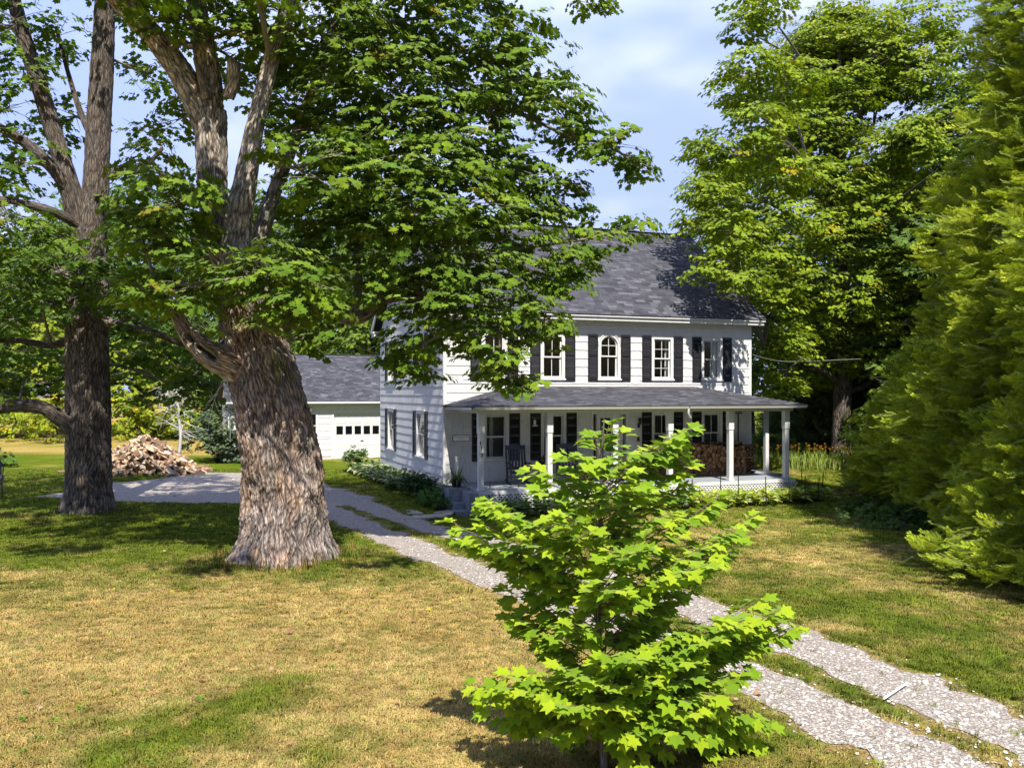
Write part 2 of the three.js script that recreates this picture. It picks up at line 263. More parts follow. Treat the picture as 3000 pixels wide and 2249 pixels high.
{
  seed(5); const list = [[], []], g = [bladeTuft(16, 0.062, 0.085, 1.1, 0.0035), bladeTuft(12, 0.085, 0.05, 0.7, 0.004)];
  for (let i = 0; i < 120000; i++) {
    const u = rnd(), d = i < 46000 ? rr(6, 12) : i < 84000 ? rr(12, 19) : rr(19, 36), x = rr(-0.62, 0.62) * d, gv = gravelAt(x, d), mid = middle(x, d);
    if (gv > -0.05 && rnd() > 0.02) continue; if (gv > -0.22 && rnd() > 0.22) continue; if (mid && gv > -0.45 && rnd() > 0.7) continue;
    const dry = dryness(x, d), c = turfColour(x, d, false), cl = fbm(x * 4.2, d * 4.2, 55, 3), l = rr(0.65, 1.3) * (0.55 + 0.9 * cl), k = rnd() < 0.12 ? 1 : 0; if (dry > 0.6 && rnd() < 0.2) continue;
    const jit = rnd() < 0.2 ? (dry > 0.5 ? [0.55, 0.8, 0.5] : [1.5, 1.2, 1.3]) : [1, 1, 1], big = d > 19 ? 1.5 : d > 12 ? 1.2 : 1;
    list[k].push({ p: V3(x, groundY(x, d), -d), q: E(rr(-0.15, 0.15), rr(0, 6.3), rr(-0.15, 0.15)), s: V3(rr(0.8, 1.3) * big, rr(0.5, 1.15) * (dry > 0.5 ? 0.7 : 1) * (0.5 + cl), rr(0.8, 1.3) * big), c: [c[0] * l * jit[0], c[1] * l * jit[1], c[2] * l * jit[2]] });
  }
  // longer grass left unmown round the trunks and the steps
  for (const [cx, cd, r0, r1, n, dry] of [[-4.22, 16.6, 0.8, 1.5, 170, 0.5], [-11.0, 23.1, 0.6, 1.2, 90, 0.2]]) for (let i = 0; i < n; i++) { const a = rr(0, 6.283), r = rr(r0, r1), x = cx + Math.cos(a) * r, d = cd + Math.sin(a) * r, b = rnd() < dry; list[1].push({ p: V3(x, 0, -d), q: E(rr(-0.2, 0.2), rr(0, 6.3), rr(-0.2, 0.2)), s: V3(1.3, 1 + 2.4 * rnd() ** 2, 1.3), c: b ? [0.42, 0.28, 0.10] : [0.10, 0.17, 0.03] }); }
  tag(instanced(scene, 'lawn_grass', g[0], M.blade, list[0]), 'short mown grass blades, green and straw coloured', 'grass');
  tag(instanced(scene, 'tall_grass', g[1], M.blade, list[1]), 'taller unmown grass tufts among the lawn and round the trunks', 'grass');
}

// ------------------------------------------------------------------ the farmhouse. Its own axes: x along the front, y up, +z out of the front wall; 11.0 wide, 9.0 deep
const HW = 11.0, HD = 9.0, TURN = Math.atan2(972, 2600), HPOS = V3(-2.06, 0, -26.8);
const EAVE = 5.43, RIDGE = 9.28, WT = 0.16;
const house = thing('farmhouse', 'two storey white farmhouse with dark shutters, shingled roof and long front porch', 'house', HPOS, TURN);
const toHouse = (x, y, z) => V3(x, y, z).applyAxisAngle(V3(0, 1, 0), TURN).add(HPOS);
// openings: x0, x1, y0, y1 of the casing's outside
const CS = 0.10;                                               // casing width
const UP = [[1.19, 2.03], [3.15, 3.98], [5.15, 5.96], [7.11, 7.93], [9.02, 9.85]].map(([a, b], i) => ({ x0: a, x1: b, y0: 3.50, y1: i === 2 ? 5.03 : 4.97, arch: i === 2, style: ['v', 'v', 'arch', 'cross', 'v'][i] }));
const DOWN = [[1.24, 2.09], [3.16, 4.03], [7.11, 7.93], [9.02, 9.85]].map(([a, b], i) => ({ x0: a, x1: b, y0: 1.0, y1: 2.49, style: i < 2 ? 'plain' : 'v' }));
const DOOR = { x0: 4.88, x1: 6.26, y0: 0.36, y1: 2.52 };
const SIDE = [[2.13, 3.29, 0.95], [6.55, 7.65, 0.95], [2.15, 3.27, 3.5], [6.55, 7.65, 3.5]].map(([a, b, y]) => ({ x0: a, x1: b, y0: y, y1: y + 1.55, style: 'plain' }));
const hole = (o) => (o.arch ? archShape : rect)(o.x0 + CS * 0.9, o.x1 - CS * 0.9, o.y0 + 0.05, o.y1 - CS * 0.9, THREE.Path);
{ // walls
  const f = rect(0, HW, 0.0, EAVE + 0.12); for (const o of [...UP, ...DOWN, DOOR]) f.holes.push(hole(o));
  part(house, 'wall', slab(f, -WT, 0, 16), M.white);
  const gable = () => { const s = new THREE.Shape(); s.moveTo(0, 0); s.lineTo(HD - 0.004, 0); s.lineTo(HD - 0.004, EAVE + 0.1); s.lineTo(HD / 2, RIDGE - 0.12); s.lineTo(0, EAVE + 0.1); s.closePath(); return s; };
  const l = gable(); for (const o of SIDE) l.holes.push(hole(o));   // side wall: shape x runs back from the front corner
  part(house, 'wall', metreUV(slab(l, 0, WT).rotateY(Math.PI / 2).translate(0.002, 0, -0.002)), M.white);
  part(house, 'wall', metreUV(slab(gable(), 0, WT).rotateY(Math.PI / 2).translate(HW - WT - 0.002, 0, -0.002)), M.white);
  part(house, 'wall', bx(WT, HW - WT, 0, EAVE, -HD, -HD + WT), M.white);
  part(house, 'floor', bx(WT + 0.01, HW - WT - 0.01, 0.25, 0.36, -HD + WT + 0.01, -WT - 0.01), M.dark);
  part(house, 'floor', bx(WT + 0.01, HW - WT - 0.01, 2.75, 2.95, -HD + WT + 0.01, -WT - 0.01), M.plaster);
  part(house, 'ceiling', bx(WT + 0.01, HW - WT - 0.01, 5.3, 5.4, -HD + WT + 0.01, -WT - 0.01), M.plaster);
  part(house, 'inner_wall', bx(WT + 0.02, HW - WT - 0.02, 0.37, 5.29, -4.7, -4.6), M.plaster);
}
// cement siding shingles: each piece laps the one below, with a wavy lower edge
function sidingGeo(k) {
  const s = new THREE.Shape(), n = 8; s.moveTo(0, 1); for (let i = 0; i <= n; i++) s.lineTo(i / n, 0.022 * (hash(i, k, 9) - 0.5) + 0.018 * Math.sin(i * 1.7 + k)); s.lineTo(1, 1); s.closePath();
  const g = new THREE.ExtrudeGeometry(s, { depth: 1, bevelEnabled: false }); const p = g.attributes.position;
  for (let i = 0; i < p.count; i++) { const y = p.getY(i), z = p.getZ(i); p.setZ(i, z * 0.55 + (1 - y) * 0.75); }   // lower edge stands proud
  g.computeVertexNormals(); const c = metreUV(g); const uv = c.attributes.uv; for (let i = 0; i < uv.count; i++) uv.setXY(i, uv.getX(i) * 0.6 + k * 0.37, uv.getY(i) * 0.27 + k * 0.61); return c;
}
const SG = [0, 1, 2, 3, 4].map(sidingGeo);
function cut(r, holes) { let list = [r]; for (const h of holes) { const out = []; for (const q of list) { if (h.x1 <= q.x0 || h.x0 >= q.x1 || h.y1 <= q.y0 || h.y0 >= q.y1) { out.push(q); continue; } if (h.y0 > q.y0) out.push({ ...q, y1: h.y0 }); if (h.y1 < q.y1) out.push({ ...q, y0: h.y1 }); const y0 = Math.max(q.y0, h.y0), y1 = Math.min(q.y1, h.y1); if (h.x0 > q.x0) out.push({ ...q, x1: h.x0, y0, y1 }); if (h.x1 < q.x1) out.push({ ...q, x0: h.x1, y0, y1 }); } list = out; } return list.filter((q) => q.x1 - q.x0 > 0.03 && q.y1 - q.y0 > 0.035); }
seed(11);
const sidingPieces = [];
function siding(width, y0, y1, holes, place, gableTop) {
  const EX = 0.2715, L = 0.605; let row = 0;
  for (let y = y0; y < y1 - 0.03; y += EX, row++) for (let x = -(row % 2) * L / 2 - (row % 3) * 0.06; x < width; x += L) {
    let r = { x0: Math.max(0.075, x), x1: Math.min(width - 0.075, x + L), y0: y, y1: Math.min(y + EX, y1) };
    if (gableTop) { const lim = (yy) => [Math.max(0.075, (yy - gableTop) / (RIDGE - gableTop) * HD / 2), Math.min(HD - 0.075, HD - (yy - gableTop) / (RIDGE - gableTop) * HD / 2)], [a, b] = lim(r.y1); r.x0 = Math.max(r.x0, a); r.x1 = Math.min(r.x1, b); }
    if (r.x1 - r.x0 < 0.04) continue;
    for (const q of cut(r, holes)) sidingPieces.push({ ...q, place });
  }
}
const frontPlace = (q) => [V3(q.x0 + 0.001, q.y0, 0.001), 0], leftPlace = (q) => [V3(0, q.y0, -q.x0 - 0.001), -Math.PI / 2];
siding(HW, 0.12, 5.0, [...UP, ...DOWN, DOOR, { x0: -1, x1: 12, y0: 2.5, y1: 2.74 }], frontPlace);
siding(HD, 0.03, 9.0, SIDE, leftPlace, EAVE - 0.1);
{
  // pieces that show largest become parts of their own; the rest is joined
  const shown = (q) => q.place === frontPlace ? (q.y0 > 3.0 && q.x0 > 2 ? 1.2 : q.y0 > 0.3 && q.y0 < 2.5 && q.x0 < 5 ? 0.95 : 0.4) : (q.y0 < 3.6 ? 1 - q.x0 * 0.05 : 0.2);
  const order = sidingPieces.map((q) => ({ q, s: shown(q) * (q.x1 - q.x0) * (q.y1 - q.y0) })).sort((a, b) => b.s - a.s), rest = [[], [], []], m4 = new THREE.Matrix4();
  order.forEach(({ q }, i) => {
    const [p, turn] = q.place(q), k = Math.floor(rnd() * 5), m = rnd() < 0.55 ? 0 : rnd() < 0.6 ? 1 : 2, w = q.x1 - q.x0 - 0.003, h = q.y1 - q.y0 + 0.012;
    if (turn) { p.z = -(q.x1 - 0.001); }
    const s = V3(w, h, 0.022);
    if (i < 290) { const o = part(house, 'siding_shingle', SG[k], M.sidings[m]); o.position.copy(p); o.rotation.y = turn; o.scale.copy(s); if (turn) { o.position.z = -q.x0 - 0.0015; o.rotation.y = -Math.PI / 2; o.position.x = -0.001; o.position.z = -(q.x1 - 0.0015); } }
    else { if (turn) { p.x = -0.001; p.z = -(q.x1 - 0.0015); } m4.compose(p, E(0, turn, 0), s); rest[m].push(SG[k].clone().applyMatrix4(m4)); }
  });
  rest.forEach((l, m) => part(house, 'siding_shingles', join(l), M.sidings[m], 'stuff'));
}
// windows with casing, sill, two sashes, bars and panes
function window_(parent, o, front, opt = {}) {
  const g = grp(parent, 'window'), w = o.x1 - o.x0, h = o.y1 - o.y0; if (front) g.position.set(o.x0, o.y0, 0); else { g.position.set(0, o.y0, -o.x1); g.rotation.y = -Math.PI / 2; }
  const A = o.arch ? archShape : rect, out = A(0, w, 0.045, h); out.holes.push(A(CS, w - CS, 0.05 + 0.03, h - CS, THREE.Path));
  part(g, 'casing', slab(out, -WT + 0.02, 0.032, 20), M.trim);
  if (o.arch) { const r = new THREE.TorusGeometry(w / 2 - 0.015, 0.018, 6, 24, Math.PI).translate(w / 2, h - w / 2, 0.036); part(g, 'arch_moulding', r, M.trim); part(g, 'keystone', bx(w / 2 - 0.03, w / 2 + 0.03, h - 0.06, h + 0.03, 0.03, 0.06), M.trim); }
  else part(g, 'head_cap', bx(-0.02, w + 0.02, h - 0.005, h + 0.03, -0.001, 0.055), M.trim);
  part(g, 'sill', bx(-0.025, w + 0.025, 0, 0.05, -0.06, 0.075), M.trim);
  const x0 = CS + 0.002, x1 = w - CS - 0.002, y0 = 0.082, y1 = h - CS - 0.002, ym = o.arch ? (y0 + y1) * 0.5 + 0.02 : (y0 + y1) / 2, S = 0.042;
  for (const [a, b, z, top] of [[y0, ym + 0.015, -0.075, 0], [ym - 0.015, y1, -0.038, 1]]) {
    const B = o.arch && top ? archShape : rect, f = B(x0, x1, a, b); f.holes.push(B(x0 + S, x1 - S, a + S, b - S, THREE.Path));
    const s = part(g, 'sash', slab(f, z - 0.018, z + 0.016, 16), M.trim);
    const px0 = x0 + S, px1 = x1 - S, py0 = a + S, py1 = b - S, mid = (px0 + px1) / 2, cols = o.style === 'plain' ? [[px0, px1]] : [[px0, mid - 0.009], [mid + 0.009, px1]];
    const rows = o.style === 'cross' ? [[py0, (py0 + py1) / 2 - 0.009], [(py0 + py1) / 2 + 0.009, py1]] : o.arch && top ? [[py0, py1 - (px1 - px0) / 2 - 0.008], [py1 - (px1 - px0) / 2 + 0.012, py1]] : [[py0, py1]];
    if (cols.length > 1) part(g, 'glazing_bar', bx(mid - 0.009, mid + 0.009, py0 + 0.001, py1 - (o.arch && top ? 0.01 : 0.001), z - 0.014, z + 0.012), M.trim);
    if (rows.length > 1) part(g, 'glazing_bar', bx(px0 + 0.001, px1 - 0.001, rows[0][1], rows[1][0], z - 0.012, z + 0.014), M.trim);
    for (const [c0, c1] of cols) for (const [r0, r1] of rows) {
      if (o.arch && top && r0 > py0 + 0.1) { const q = new THREE.Shape(), R = (px1 - px0) / 2, cy = py1 - R; q.moveTo(c0, r0); q.lineTo(c1, r0); if (c1 > mid + 0.05) { q.absarc(mid, cy, R, Math.asin(clamp((r0 - cy) / R, -1, 1)), Math.PI / 2 - 0.03, false); } else { q.absarc(mid, cy, R, Math.PI / 2 + 0.03, Math.PI - Math.asin(clamp((r0 - cy) / R, -1, 1)), false); } q.closePath(); part(g, 'pane', new THREE.ShapeGeometry(q).translate(0, 0, z), M.glass); }
      else part(g, 'pane', new THREE.PlaneGeometry(c1 - c0, r1 - r0).translate((c0 + c1) / 2, (r0 + r1) / 2, z), M.glass);
    }
  }
  if (opt.curtain) for (const [a, b] of opt.curtain) { const n = 24, c = new THREE.PlaneGeometry((b - a) * w, h - 0.1, n, 1), p = c.attributes.position; for (let i = 0; i < p.count; i++) p.setZ(i, 0.025 * Math.sin(p.getX(i) * 60)); c.computeVertexNormals(); part(g, 'curtain', c.translate((a + b) / 2 * w, h / 2, -0.26), M.curtain); }
  if (opt.blind) part(g, 'blind', bx(x0, x1, y1 - opt.blind, y1, -0.2, -0.19), M.curtain);
  return g;
}
[[[0.12, 0.3]], null, null, [[0.8, 0.92]], [[0.7, 0.95]]].forEach((c, i) => window_(house, UP[i], true, { curtain: c }));
[[[0.35, 0.5]], null, null, null].forEach((c, i) => window_(house, DOWN[i], true, { curtain: c }));
SIDE.forEach((o, i) => window_(house, o, false, { curtain: i === 1 ? [[0.1, 0.9]] : [[0.1, 0.35]] }));
// shutters
const shutterParts = (() => {
  const w = 0.35, h = 1.48, f = rect(0, w, 0, h), st = 0.042; for (const [a, b, top] of [[0.12, h * 0.53, 0], [h * 0.53 + 0.05, h - 0.07, 1]]) { const p = rect(st, w - st, a, b, THREE.Path); if (top) { const q = new THREE.Path(); q.moveTo(st, a); q.lineTo(w - st, a); q.lineTo(w - st, b - 0.06); q.quadraticCurveTo(w - st - 0.03, b, w / 2, b); q.quadraticCurveTo(st + 0.03, b, st, b - 0.06); q.closePath(); f.holes.push(q); } else f.holes.push(p); }
  const lv = []; for (const [a, b] of [[0.12, h * 0.53], [h * 0.53 + 0.05, h - 0.1]]) for (let y = a + 0.01; y < b - 0.005; y += 0.036) lv.push(new THREE.BoxGeometry(w - 2 * st, 0.034, 0.007).rotateX(-0.65).translate(w / 2, y + 0.012, 0.012));
  return [slab(f, 0.0, 0.032), join(lv), bx(st, w - st, 0.1, h - 0.05, 0.0, 0.004)];
})();
function shutter(x, y, front, h = 1.48) { const s = grp(house, 'shutter'); if (front) s.position.set(x, y, 0.022); else { s.position.set(-0.022, y, -x - 0.35); s.rotation.y = -Math.PI / 2; } s.scale.y = h / 1.48; part(s, 'frame', shutterParts[0], M.shutter); part(s, 'louvers', shutterParts[1], M.shutter, 'stuff'); part(s, 'backing', shutterParts[2], M.shutter); }
for (const o of UP) { shutter(o.x0 - 0.36, 3.47, true, 1.5); shutter(o.x1 + 0.01, 3.47, true, 1.5); }
for (const o of DOWN) { shutter(o.x0 - 0.36, 0.99, true, 1.48); shutter(o.x1 + 0.01, 0.99, true, 1.48); }
for (const o of SIDE) { shutter(o.x1 + 0.01, o.y0, false, 1.55); shutter(o.x0 - 0.36, o.y0, false, 1.55); }
{ // front door with sidelights
  const d = grp(house, 'front_door', DOOR.x0, DOOR.y0, 0), w = DOOR.x1 - DOOR.x0, h = DOOR.y1 - DOOR.y0;
  const f = rect(0, w, 0, h); f.holes.push(rect(0.10, 0.22, 0.5, h - 0.12, THREE.Path), rect(0.27, w - 0.27, 0.03, h - 0.12, THREE.Path), rect(w - 0.22, w - 0.10, 0.5, h - 0.12, THREE.Path));
  part(d, 'door_frame', slab(f, -0.1, 0.035), M.trim);
  for (const x of [0.10, w - 0.22]) part(d, 'sidelight_pane', new THREE.PlaneGeometry(0.12, h - 0.62).translate(x + 0.06, (h + 0.38) / 2, -0.04), M.glass);
  const df = rect(0.275, w - 0.275, 0.035, h - 0.125); df.holes.push(rect(0.37, w - 0.37, 1.0, h - 0.24, THREE.Path), rect(0.37, w - 0.37, 0.2, 0.85, THREE.Path));
  part(d, 'storm_door', slab(df, -0.05, -0.015), M.trim); part(d, 'door_pane', new THREE.PlaneGeometry(w - 0.74, h - 1.24).translate(w / 2, (h + 0.76) / 2, -0.03), M.glass); part(d, 'door_panel', bx(0.37, w - 0.37, 0.2, 0.85, -0.045, -0.03), M.trim);
  part(d, 'door_leaf', bx(0.28, w - 0.28, 0.03, h - 0.13, -0.14, -0.10), M.navy); part(d, 'handle', new THREE.SphereGeometry(0.03, 10, 8).translate(w - 0.32, 0.98, 0.01), M.metal);
}
{ // corner boards, frieze, cornice, fascia
  part(house, 'corner_board', join([bx(-0.024, 0.075, 0.0, EAVE, 0.0, 0.024), bx(-0.024, 0.0, 0.0, EAVE, -0.075, 0.0)]), M.trim);
  part(house, 'corner_board', bx(HW - 0.075, HW + 0.024, 0.0, EAVE, 0.0, 0.024), M.trim);
  part(house, 'corner_board', bx(-0.024, 0.0, 0.0, EAVE, -HD, -HD + 0.075), M.trim);
  [5.0, 5.135, 5.27].forEach((y, i) => part(house, 'frieze_board', bx(0.076, HW - 0.076, y + 0.004, y + 0.135, 0.0, 0.018 + i * 0.008), M.trim));
  part(house, 'soffit', bx(-0.30, HW + 0.30, EAVE - 0.025, EAVE, -0.05, 0.36), M.trim);
  part(house, 'fascia', bx(-0.30, HW + 0.30, EAVE + 0.001, EAVE + 0.085, 0.30, 0.36), M.trim);
  part(house, 'crown_moulding', bx(-0.33, HW + 0.33, EAVE + 0.086, EAVE + 0.15, 0.32, 0.41), M.trim);
  const sl = Math.atan2(RIDGE - EAVE - 0.2, HD / 2 + 0.35);
  for (const x of [-0.32, HW + 0.27]) for (const s of [0, 1]) { const L = Math.hypot(RIDGE - EAVE - 0.2, HD / 2 + 0.35), o = new THREE.BoxGeometry(0.05, 0.2, L).translate(0, -0.12, L / 2); const gg = metreUV(s ? o.rotateX(sl).translate(x, RIDGE, -HD / 2) : o.rotateX(sl).rotateY(Math.PI).translate(x + 0.004, RIDGE, -HD / 2)); part(house, 'rake_board', gg, M.trim); }
  for (const z of [0.36, -HD - 0.36 + 0.55]) part(house, 'cornice_return', join([bx(-0.30, -0.026, EAVE - 0.12, EAVE - 0.026, z - 0.55, z - 0.01), bx(-0.33, -0.03, EAVE + 0.003, EAVE + 0.083, z - 0.6, z - 0.063)]), M.trim);
}
// asphalt shingles. face: origin o, across a, up the slope b (unit vectors); inside(s, t) tells what belongs to it
const TONES = [[0.068, 0.069, 0.083], [0.092, 0.094, 0.110], [0.122, 0.124, 0.141], [0.170, 0.171, 0.188], [0.048, 0.049, 0.060]];
const tabGeo = TONES.map((c) => { const g = new THREE.BoxGeometry(1, 1, 1).translate(0.5, 0.5, 0); const p = g.attributes.position; for (let i = 0; i < p.count; i++) { const y = p.getY(i); p.setZ(i, p.getZ(i) * 0.7 + 0.35 + (1 - y) * 0.8); } g.computeVertexNormals(); return setCol(g.toNonIndexed(), ...c); });
function shingleFace(parent, o, a, b, W, L, inside, { ex = 0.145, own = 0, pick = null, name = 'roof_shingle', shift = 0 } = {}) {
  const n = a.clone().cross(b).normalize(), basis = new THREE.Matrix4().makeBasis(a, b, n), q = Q().setFromRotationMatrix(basis), merged = []; let made = 0, row = 0;
  const uvOf = (g, u, v) => { const p = g.attributes.position, uv = g.attributes.uv; for (let i = 0; i < p.count; i++) uv.setXY(i, u + p.getX(i), v + p.getY(i)); return g; };
  for (let t = 0; t < L - 0.02; t += ex, row++) for (let s = -rr(0, 0.3); s < W;) {
    const w = rr(0.16, 0.36), s0 = Math.max(0, s), s1 = Math.min(W, s + w - 0.003); s += w; if (s1 - s0 < 0.03) continue;
    const [c0, c1] = inside ? inside(t + ex / 2, s0, s1) : [s0, s1]; if (c1 - c0 < 0.03) continue;
    const r = rnd(), k = r < 0.34 ? 0 : r < 0.62 ? 1 : r < 0.80 ? 2 : r < 0.87 ? 3 : 4, th = rr(0.005, 0.0075);
    const len = Math.min(ex + 0.03, L - t + 0.01), p = o.clone().addScaledVector(a, c0).addScaledVector(b, t).addScaledVector(n, 0.001 + rnd() * 0.001), sc = V3(c1 - c0, len, th);
    if (own && made < own && pick(s0, t)) { made++; const m = part(parent, name, tabGeo[k], M.roof); m.position.copy(p); m.quaternion.copy(q); m.scale.copy(sc); }
    else { const g = tabGeo[k].clone(); uvOf(g.scale(sc.x, sc.y, sc.z), c0, t); g.applyQuaternion(q).translate(p.x, p.y, p.z); merged.push(g); }
  }
  if (merged.length) part(parent, name + 's', mergeGeometries(merged), M.roof, 'stuff');
}
{ // main roof
  const rise = RIDGE - (EAVE + 0.15), run = HD / 2 + 0.42, L = Math.hypot(rise, run), b = V3(0, rise / L, -run / L);
  for (const s of [1, -1]) { const g = new THREE.BoxGeometry(HW + 0.72, 0.04, L); g.translate(0, -0.025, L / 2).rotateX(Math.atan2(rise, run)); if (s > 0) g.translate(HW / 2, RIDGE, -HD / 2); else g.rotateY(Math.PI).translate(HW / 2, RIDGE, -HD / 2); part(house, 'roof_deck', setCol(metreUV(g), 0.07, 0.072, 0.085), M.roof); }
  seed(21); shingleFace(house, V3(-0.37, EAVE + 0.15, 0.43), V3(1, 0, 0), b, HW + 0.74, L, null, { own: 280, pick: (s, t) => s > 4.2 && s < 9.6 && t < 2.4, name: 'roof_shingle' });
  part(house, 'ridge_cap', setCol(join([bx(-0.37, HW + 0.37, RIDGE - 0.005, RIDGE + 0.02, -HD / 2 - 0.13, -HD / 2 + 0.13)]), 0.07, 0.073, 0.085), M.roof);
}
// ------------------------------------------------------------------ the porch
const PF = 0.36, PE = 2.62, PD = 2.65, PT = 3.29;              // floor, eave height, roof depth, height against the wall
{
  const n = 16, x0 = 0.28, x1 = 10.9, z0 = 0.03, z1 = 2.38;
  for (let i = 0; i < n; i++) { const a = lerp(z0, z1, i / n), b = lerp(z0, z1, (i + 1) / n); part(house, 'porch_board', bx(x0, x1, PF - 0.03, PF, a + 0.002, b - 0.002), M.deck); }
  part(house, 'rim_board', bx(x0, x1 + 0.09, PF - 0.115, PF - 0.012, z1 + 0.001, z1 + 0.04), M.trim);
  part(house, 'rim_board', bx(x1 + 0.03, x1 + 0.07, PF - 0.115, PF - 0.012, z0, z1), M.trim);
  // lattice skirt: crossing slats
  const yt = PF - 0.118, yb = -0.34, H = yt - yb;
  for (const s of [1, -1]) { const geo = metreUV(new THREE.BoxGeometry(0.036, H * 1.39, 0.006).rotateZ(-s * Math.PI / 4)); for (let x = x0 + 0.2; x < x1 - 0.1; x += 0.112) { const o = part(house, 'lattice_slat', geo, M.trim); o.position.set(x, (yt + yb) / 2, z1 + (s > 0 ? 0.028 : 0.020)); } }
  for (const s of [1, -1]) { const geo = metreUV(new THREE.BoxGeometry(0.036, H * 1.39, 0.006).rotateZ(-s * Math.PI / 4).rotateY(Math.PI / 2)); for (let z = 0.25; z < z1 - 0.1; z += 0.2) { const o = part(house, 'lattice_slat', geo, M.trim); o.position.set(x1 + (s > 0 ? 0.05 : 0.042), (yt + yb) / 2, z); } }
  part(house, 'lattice_rail', bx(x0, x1 + 0.06, -0.34, -0.30, z1 + 0.012, z1 + 0.036), M.trim);
  // posts with a thicker head piece
  const PX = [0.42, 2.5, 4.6, 6.47, 8.63, 10.73];
  for (const x of PX) part(house, 'porch_post', join([bx(x - 0.075, x + 0.075, PF + 0.001, 1.95, z1 - 0.2, z1 - 0.05), bx(x - 0.09, x + 0.09, 1.95, PE - 0.10, z1 - 0.215, z1 - 0.035), bx(x - 0.095, x + 0.095, PF + 0.002, PF + 0.05, z1 - 0.22, z1 - 0.03)]), M.trim);
  // house number on the first post
  [['one', -0.045, 1.64], ['one', -0.005, 1.49], ['seven', 0.02, 1.30]].forEach(([k, x, y]) => {
    const s = new THREE.Shape(); if (k === 'one') { s.moveTo(-0.008, 0); s.lineTo(0.012, 0); s.lineTo(0.016, 0.1); s.lineTo(-0.004, 0.1); s.lineTo(-0.02, 0.085); s.lineTo(-0.004, 0.083); } else { s.moveTo(-0.02, 0); s.lineTo(0.002, 0); s.lineTo(0.035, 0.085); s.lineTo(0.037, 0.1); s.lineTo(-0.037, 0.1); s.lineTo(-0.037, 0.08); s.lineTo(0.012, 0.08); } s.closePath();
    part(house, 'house_number', slab(s, 0, 0.008).translate(0.42 + x * 0.8, y, z1 - 0.049), M.black);
  });
  // beam, ceiling, fascia, gutter
  part(house, 'porch_beam', bx(0.3, 10.95, PE - 0.10, PE - 0.001, z1 - 0.21, z1 - 0.04), M.trim);
  part(house, 'porch_beam', join([bx(0.33, 0.49, PE - 0.098, PE - 0.003, 0.05, z1 - 0.22), bx(10.65, 10.85, PE - 0.098, PE - 0.003, 0.05, z1 - 0.22)]), M.trim);
  part(house, 'porch_ceiling', bx(0.02, 11.1, PE, PE + 0.02, 0.04, PD - 0.08), M.trim);
  part(house, 'porch_fascia', bx(0.10, 11.22, PE + 0.002, PE + 0.09, PD - 0.08, PD - 0.045), M.trim);
  part(house, 'porch_fascia', bx(-0.05, -0.02, PE - 0.02, PE + 0.07, 0.05, PD - 0.12).translate(0.1, 0, 0), M.trim);
  part(house, 'porch_fascia', bx(11.22, 11.25, PE + 0.002, PE + 0.10, 0.02, PD - 0.04), M.trim);
  for (const [a, b] of [[0.12, 6.9], [6.93, 11.24]]) { const s = new THREE.Shape(); s.moveTo(0, 0); s.lineTo(0.06, 0); s.quadraticCurveTo(0.075, 0.05, 0.10, 0.085); s.lineTo(0.088, 0.085); s.quadraticCurveTo(0.062, 0.05, 0.052, 0.008); s.lineTo(0.008, 0.008); s.lineTo(0.008, 0.085); s.lineTo(0, 0.085); s.closePath(); part(house, 'gutter', metreUV(slab(s, -b, -a).rotateY(-Math.PI / 2).translate(0, PE + 0.006, PD - 0.043)), M.trim); }
  const dp = new THREE.CatmullRomCurve3([V3(6.9, PE + 0.0, PD), V3(6.9, PE - 0.14, PD - 0.02), V3(6.93, PE - 0.2, PD - 0.04), V3(7.02, PE - 0.28, PD - 0.1)]); part(house, 'downspout', new THREE.TubeGeometry(dp, 12, 0.035, 8), M.trim);
  // porch roof: front face with hips to both ends
  const rise = PT - (PE + 0.1), L = Math.hypot(rise, PD), b = V3(0, rise / L, -PD / L), hl = 2.1, hr = 8.75, xl = 0.06, xr = 11.28;
  const face = (pts) => { const g = new THREE.BufferGeometry(), v = []; for (let i = 2; i < pts.length; i++) for (const p of [pts[0], pts[i - 1], pts[i]]) v.push(...p); g.setAttribute('position', new THREE.BufferAttribute(new Float32Array(v), 3)); g.computeVertexNormals(); return setCol(metreUV(g), 0.07, 0.072, 0.085); };
  const A = [xl, PE + 0.095, PD + 0.02], B = [xr, PE + 0.095, PD + 0.02], C = [hr, PT, 0.005], D = [hl, PT, 0.005], Lw = [-0.09, PE + 0.08, 0.005], Rw = [xr, 2.945, 0.005], Rb = [xr, 2.90, -3.2];
  part(house, 'porch_roof_deck', setCol(join([face([A, B, C, D]), face([Lw, A, D]), face([B, Rw, C])]).translate(0, -0.012, 0), 0.07, 0.072, 0.085), M.roof);
  seed(23);
  shingleFace(house, V3(xl, PE + 0.1, PD + 0.03), V3(1, 0, 0), b, xr - xl, L, (t, s0, s1) => { const k = t / L; return [Math.max(s0, (hl - xl) * k), Math.min(s1, (xr - xl) - (xr - hr) * k)]; }, { ex: 0.14, name: 'porch_roof_shingle' });
  { const a = V3(A[0] - Lw[0], A[1] - Lw[1], A[2] - Lw[2]), W = a.length(); a.normalize(); const up = V3(D[0] - Lw[0], D[1] - Lw[1], D[2] - Lw[2]); const t0 = up.dot(a), bb = up.clone().addScaledVector(a, -t0), H = bb.length(); bb.normalize(); shingleFace(house, V3(...Lw), a, bb, W, H, (t, s0, s1) => [Math.max(s0, t0 * t / H), Math.min(s1, W + (t0 - W) * t / H)], { ex: 0.14, name: 'porch_roof_shingle' }); }
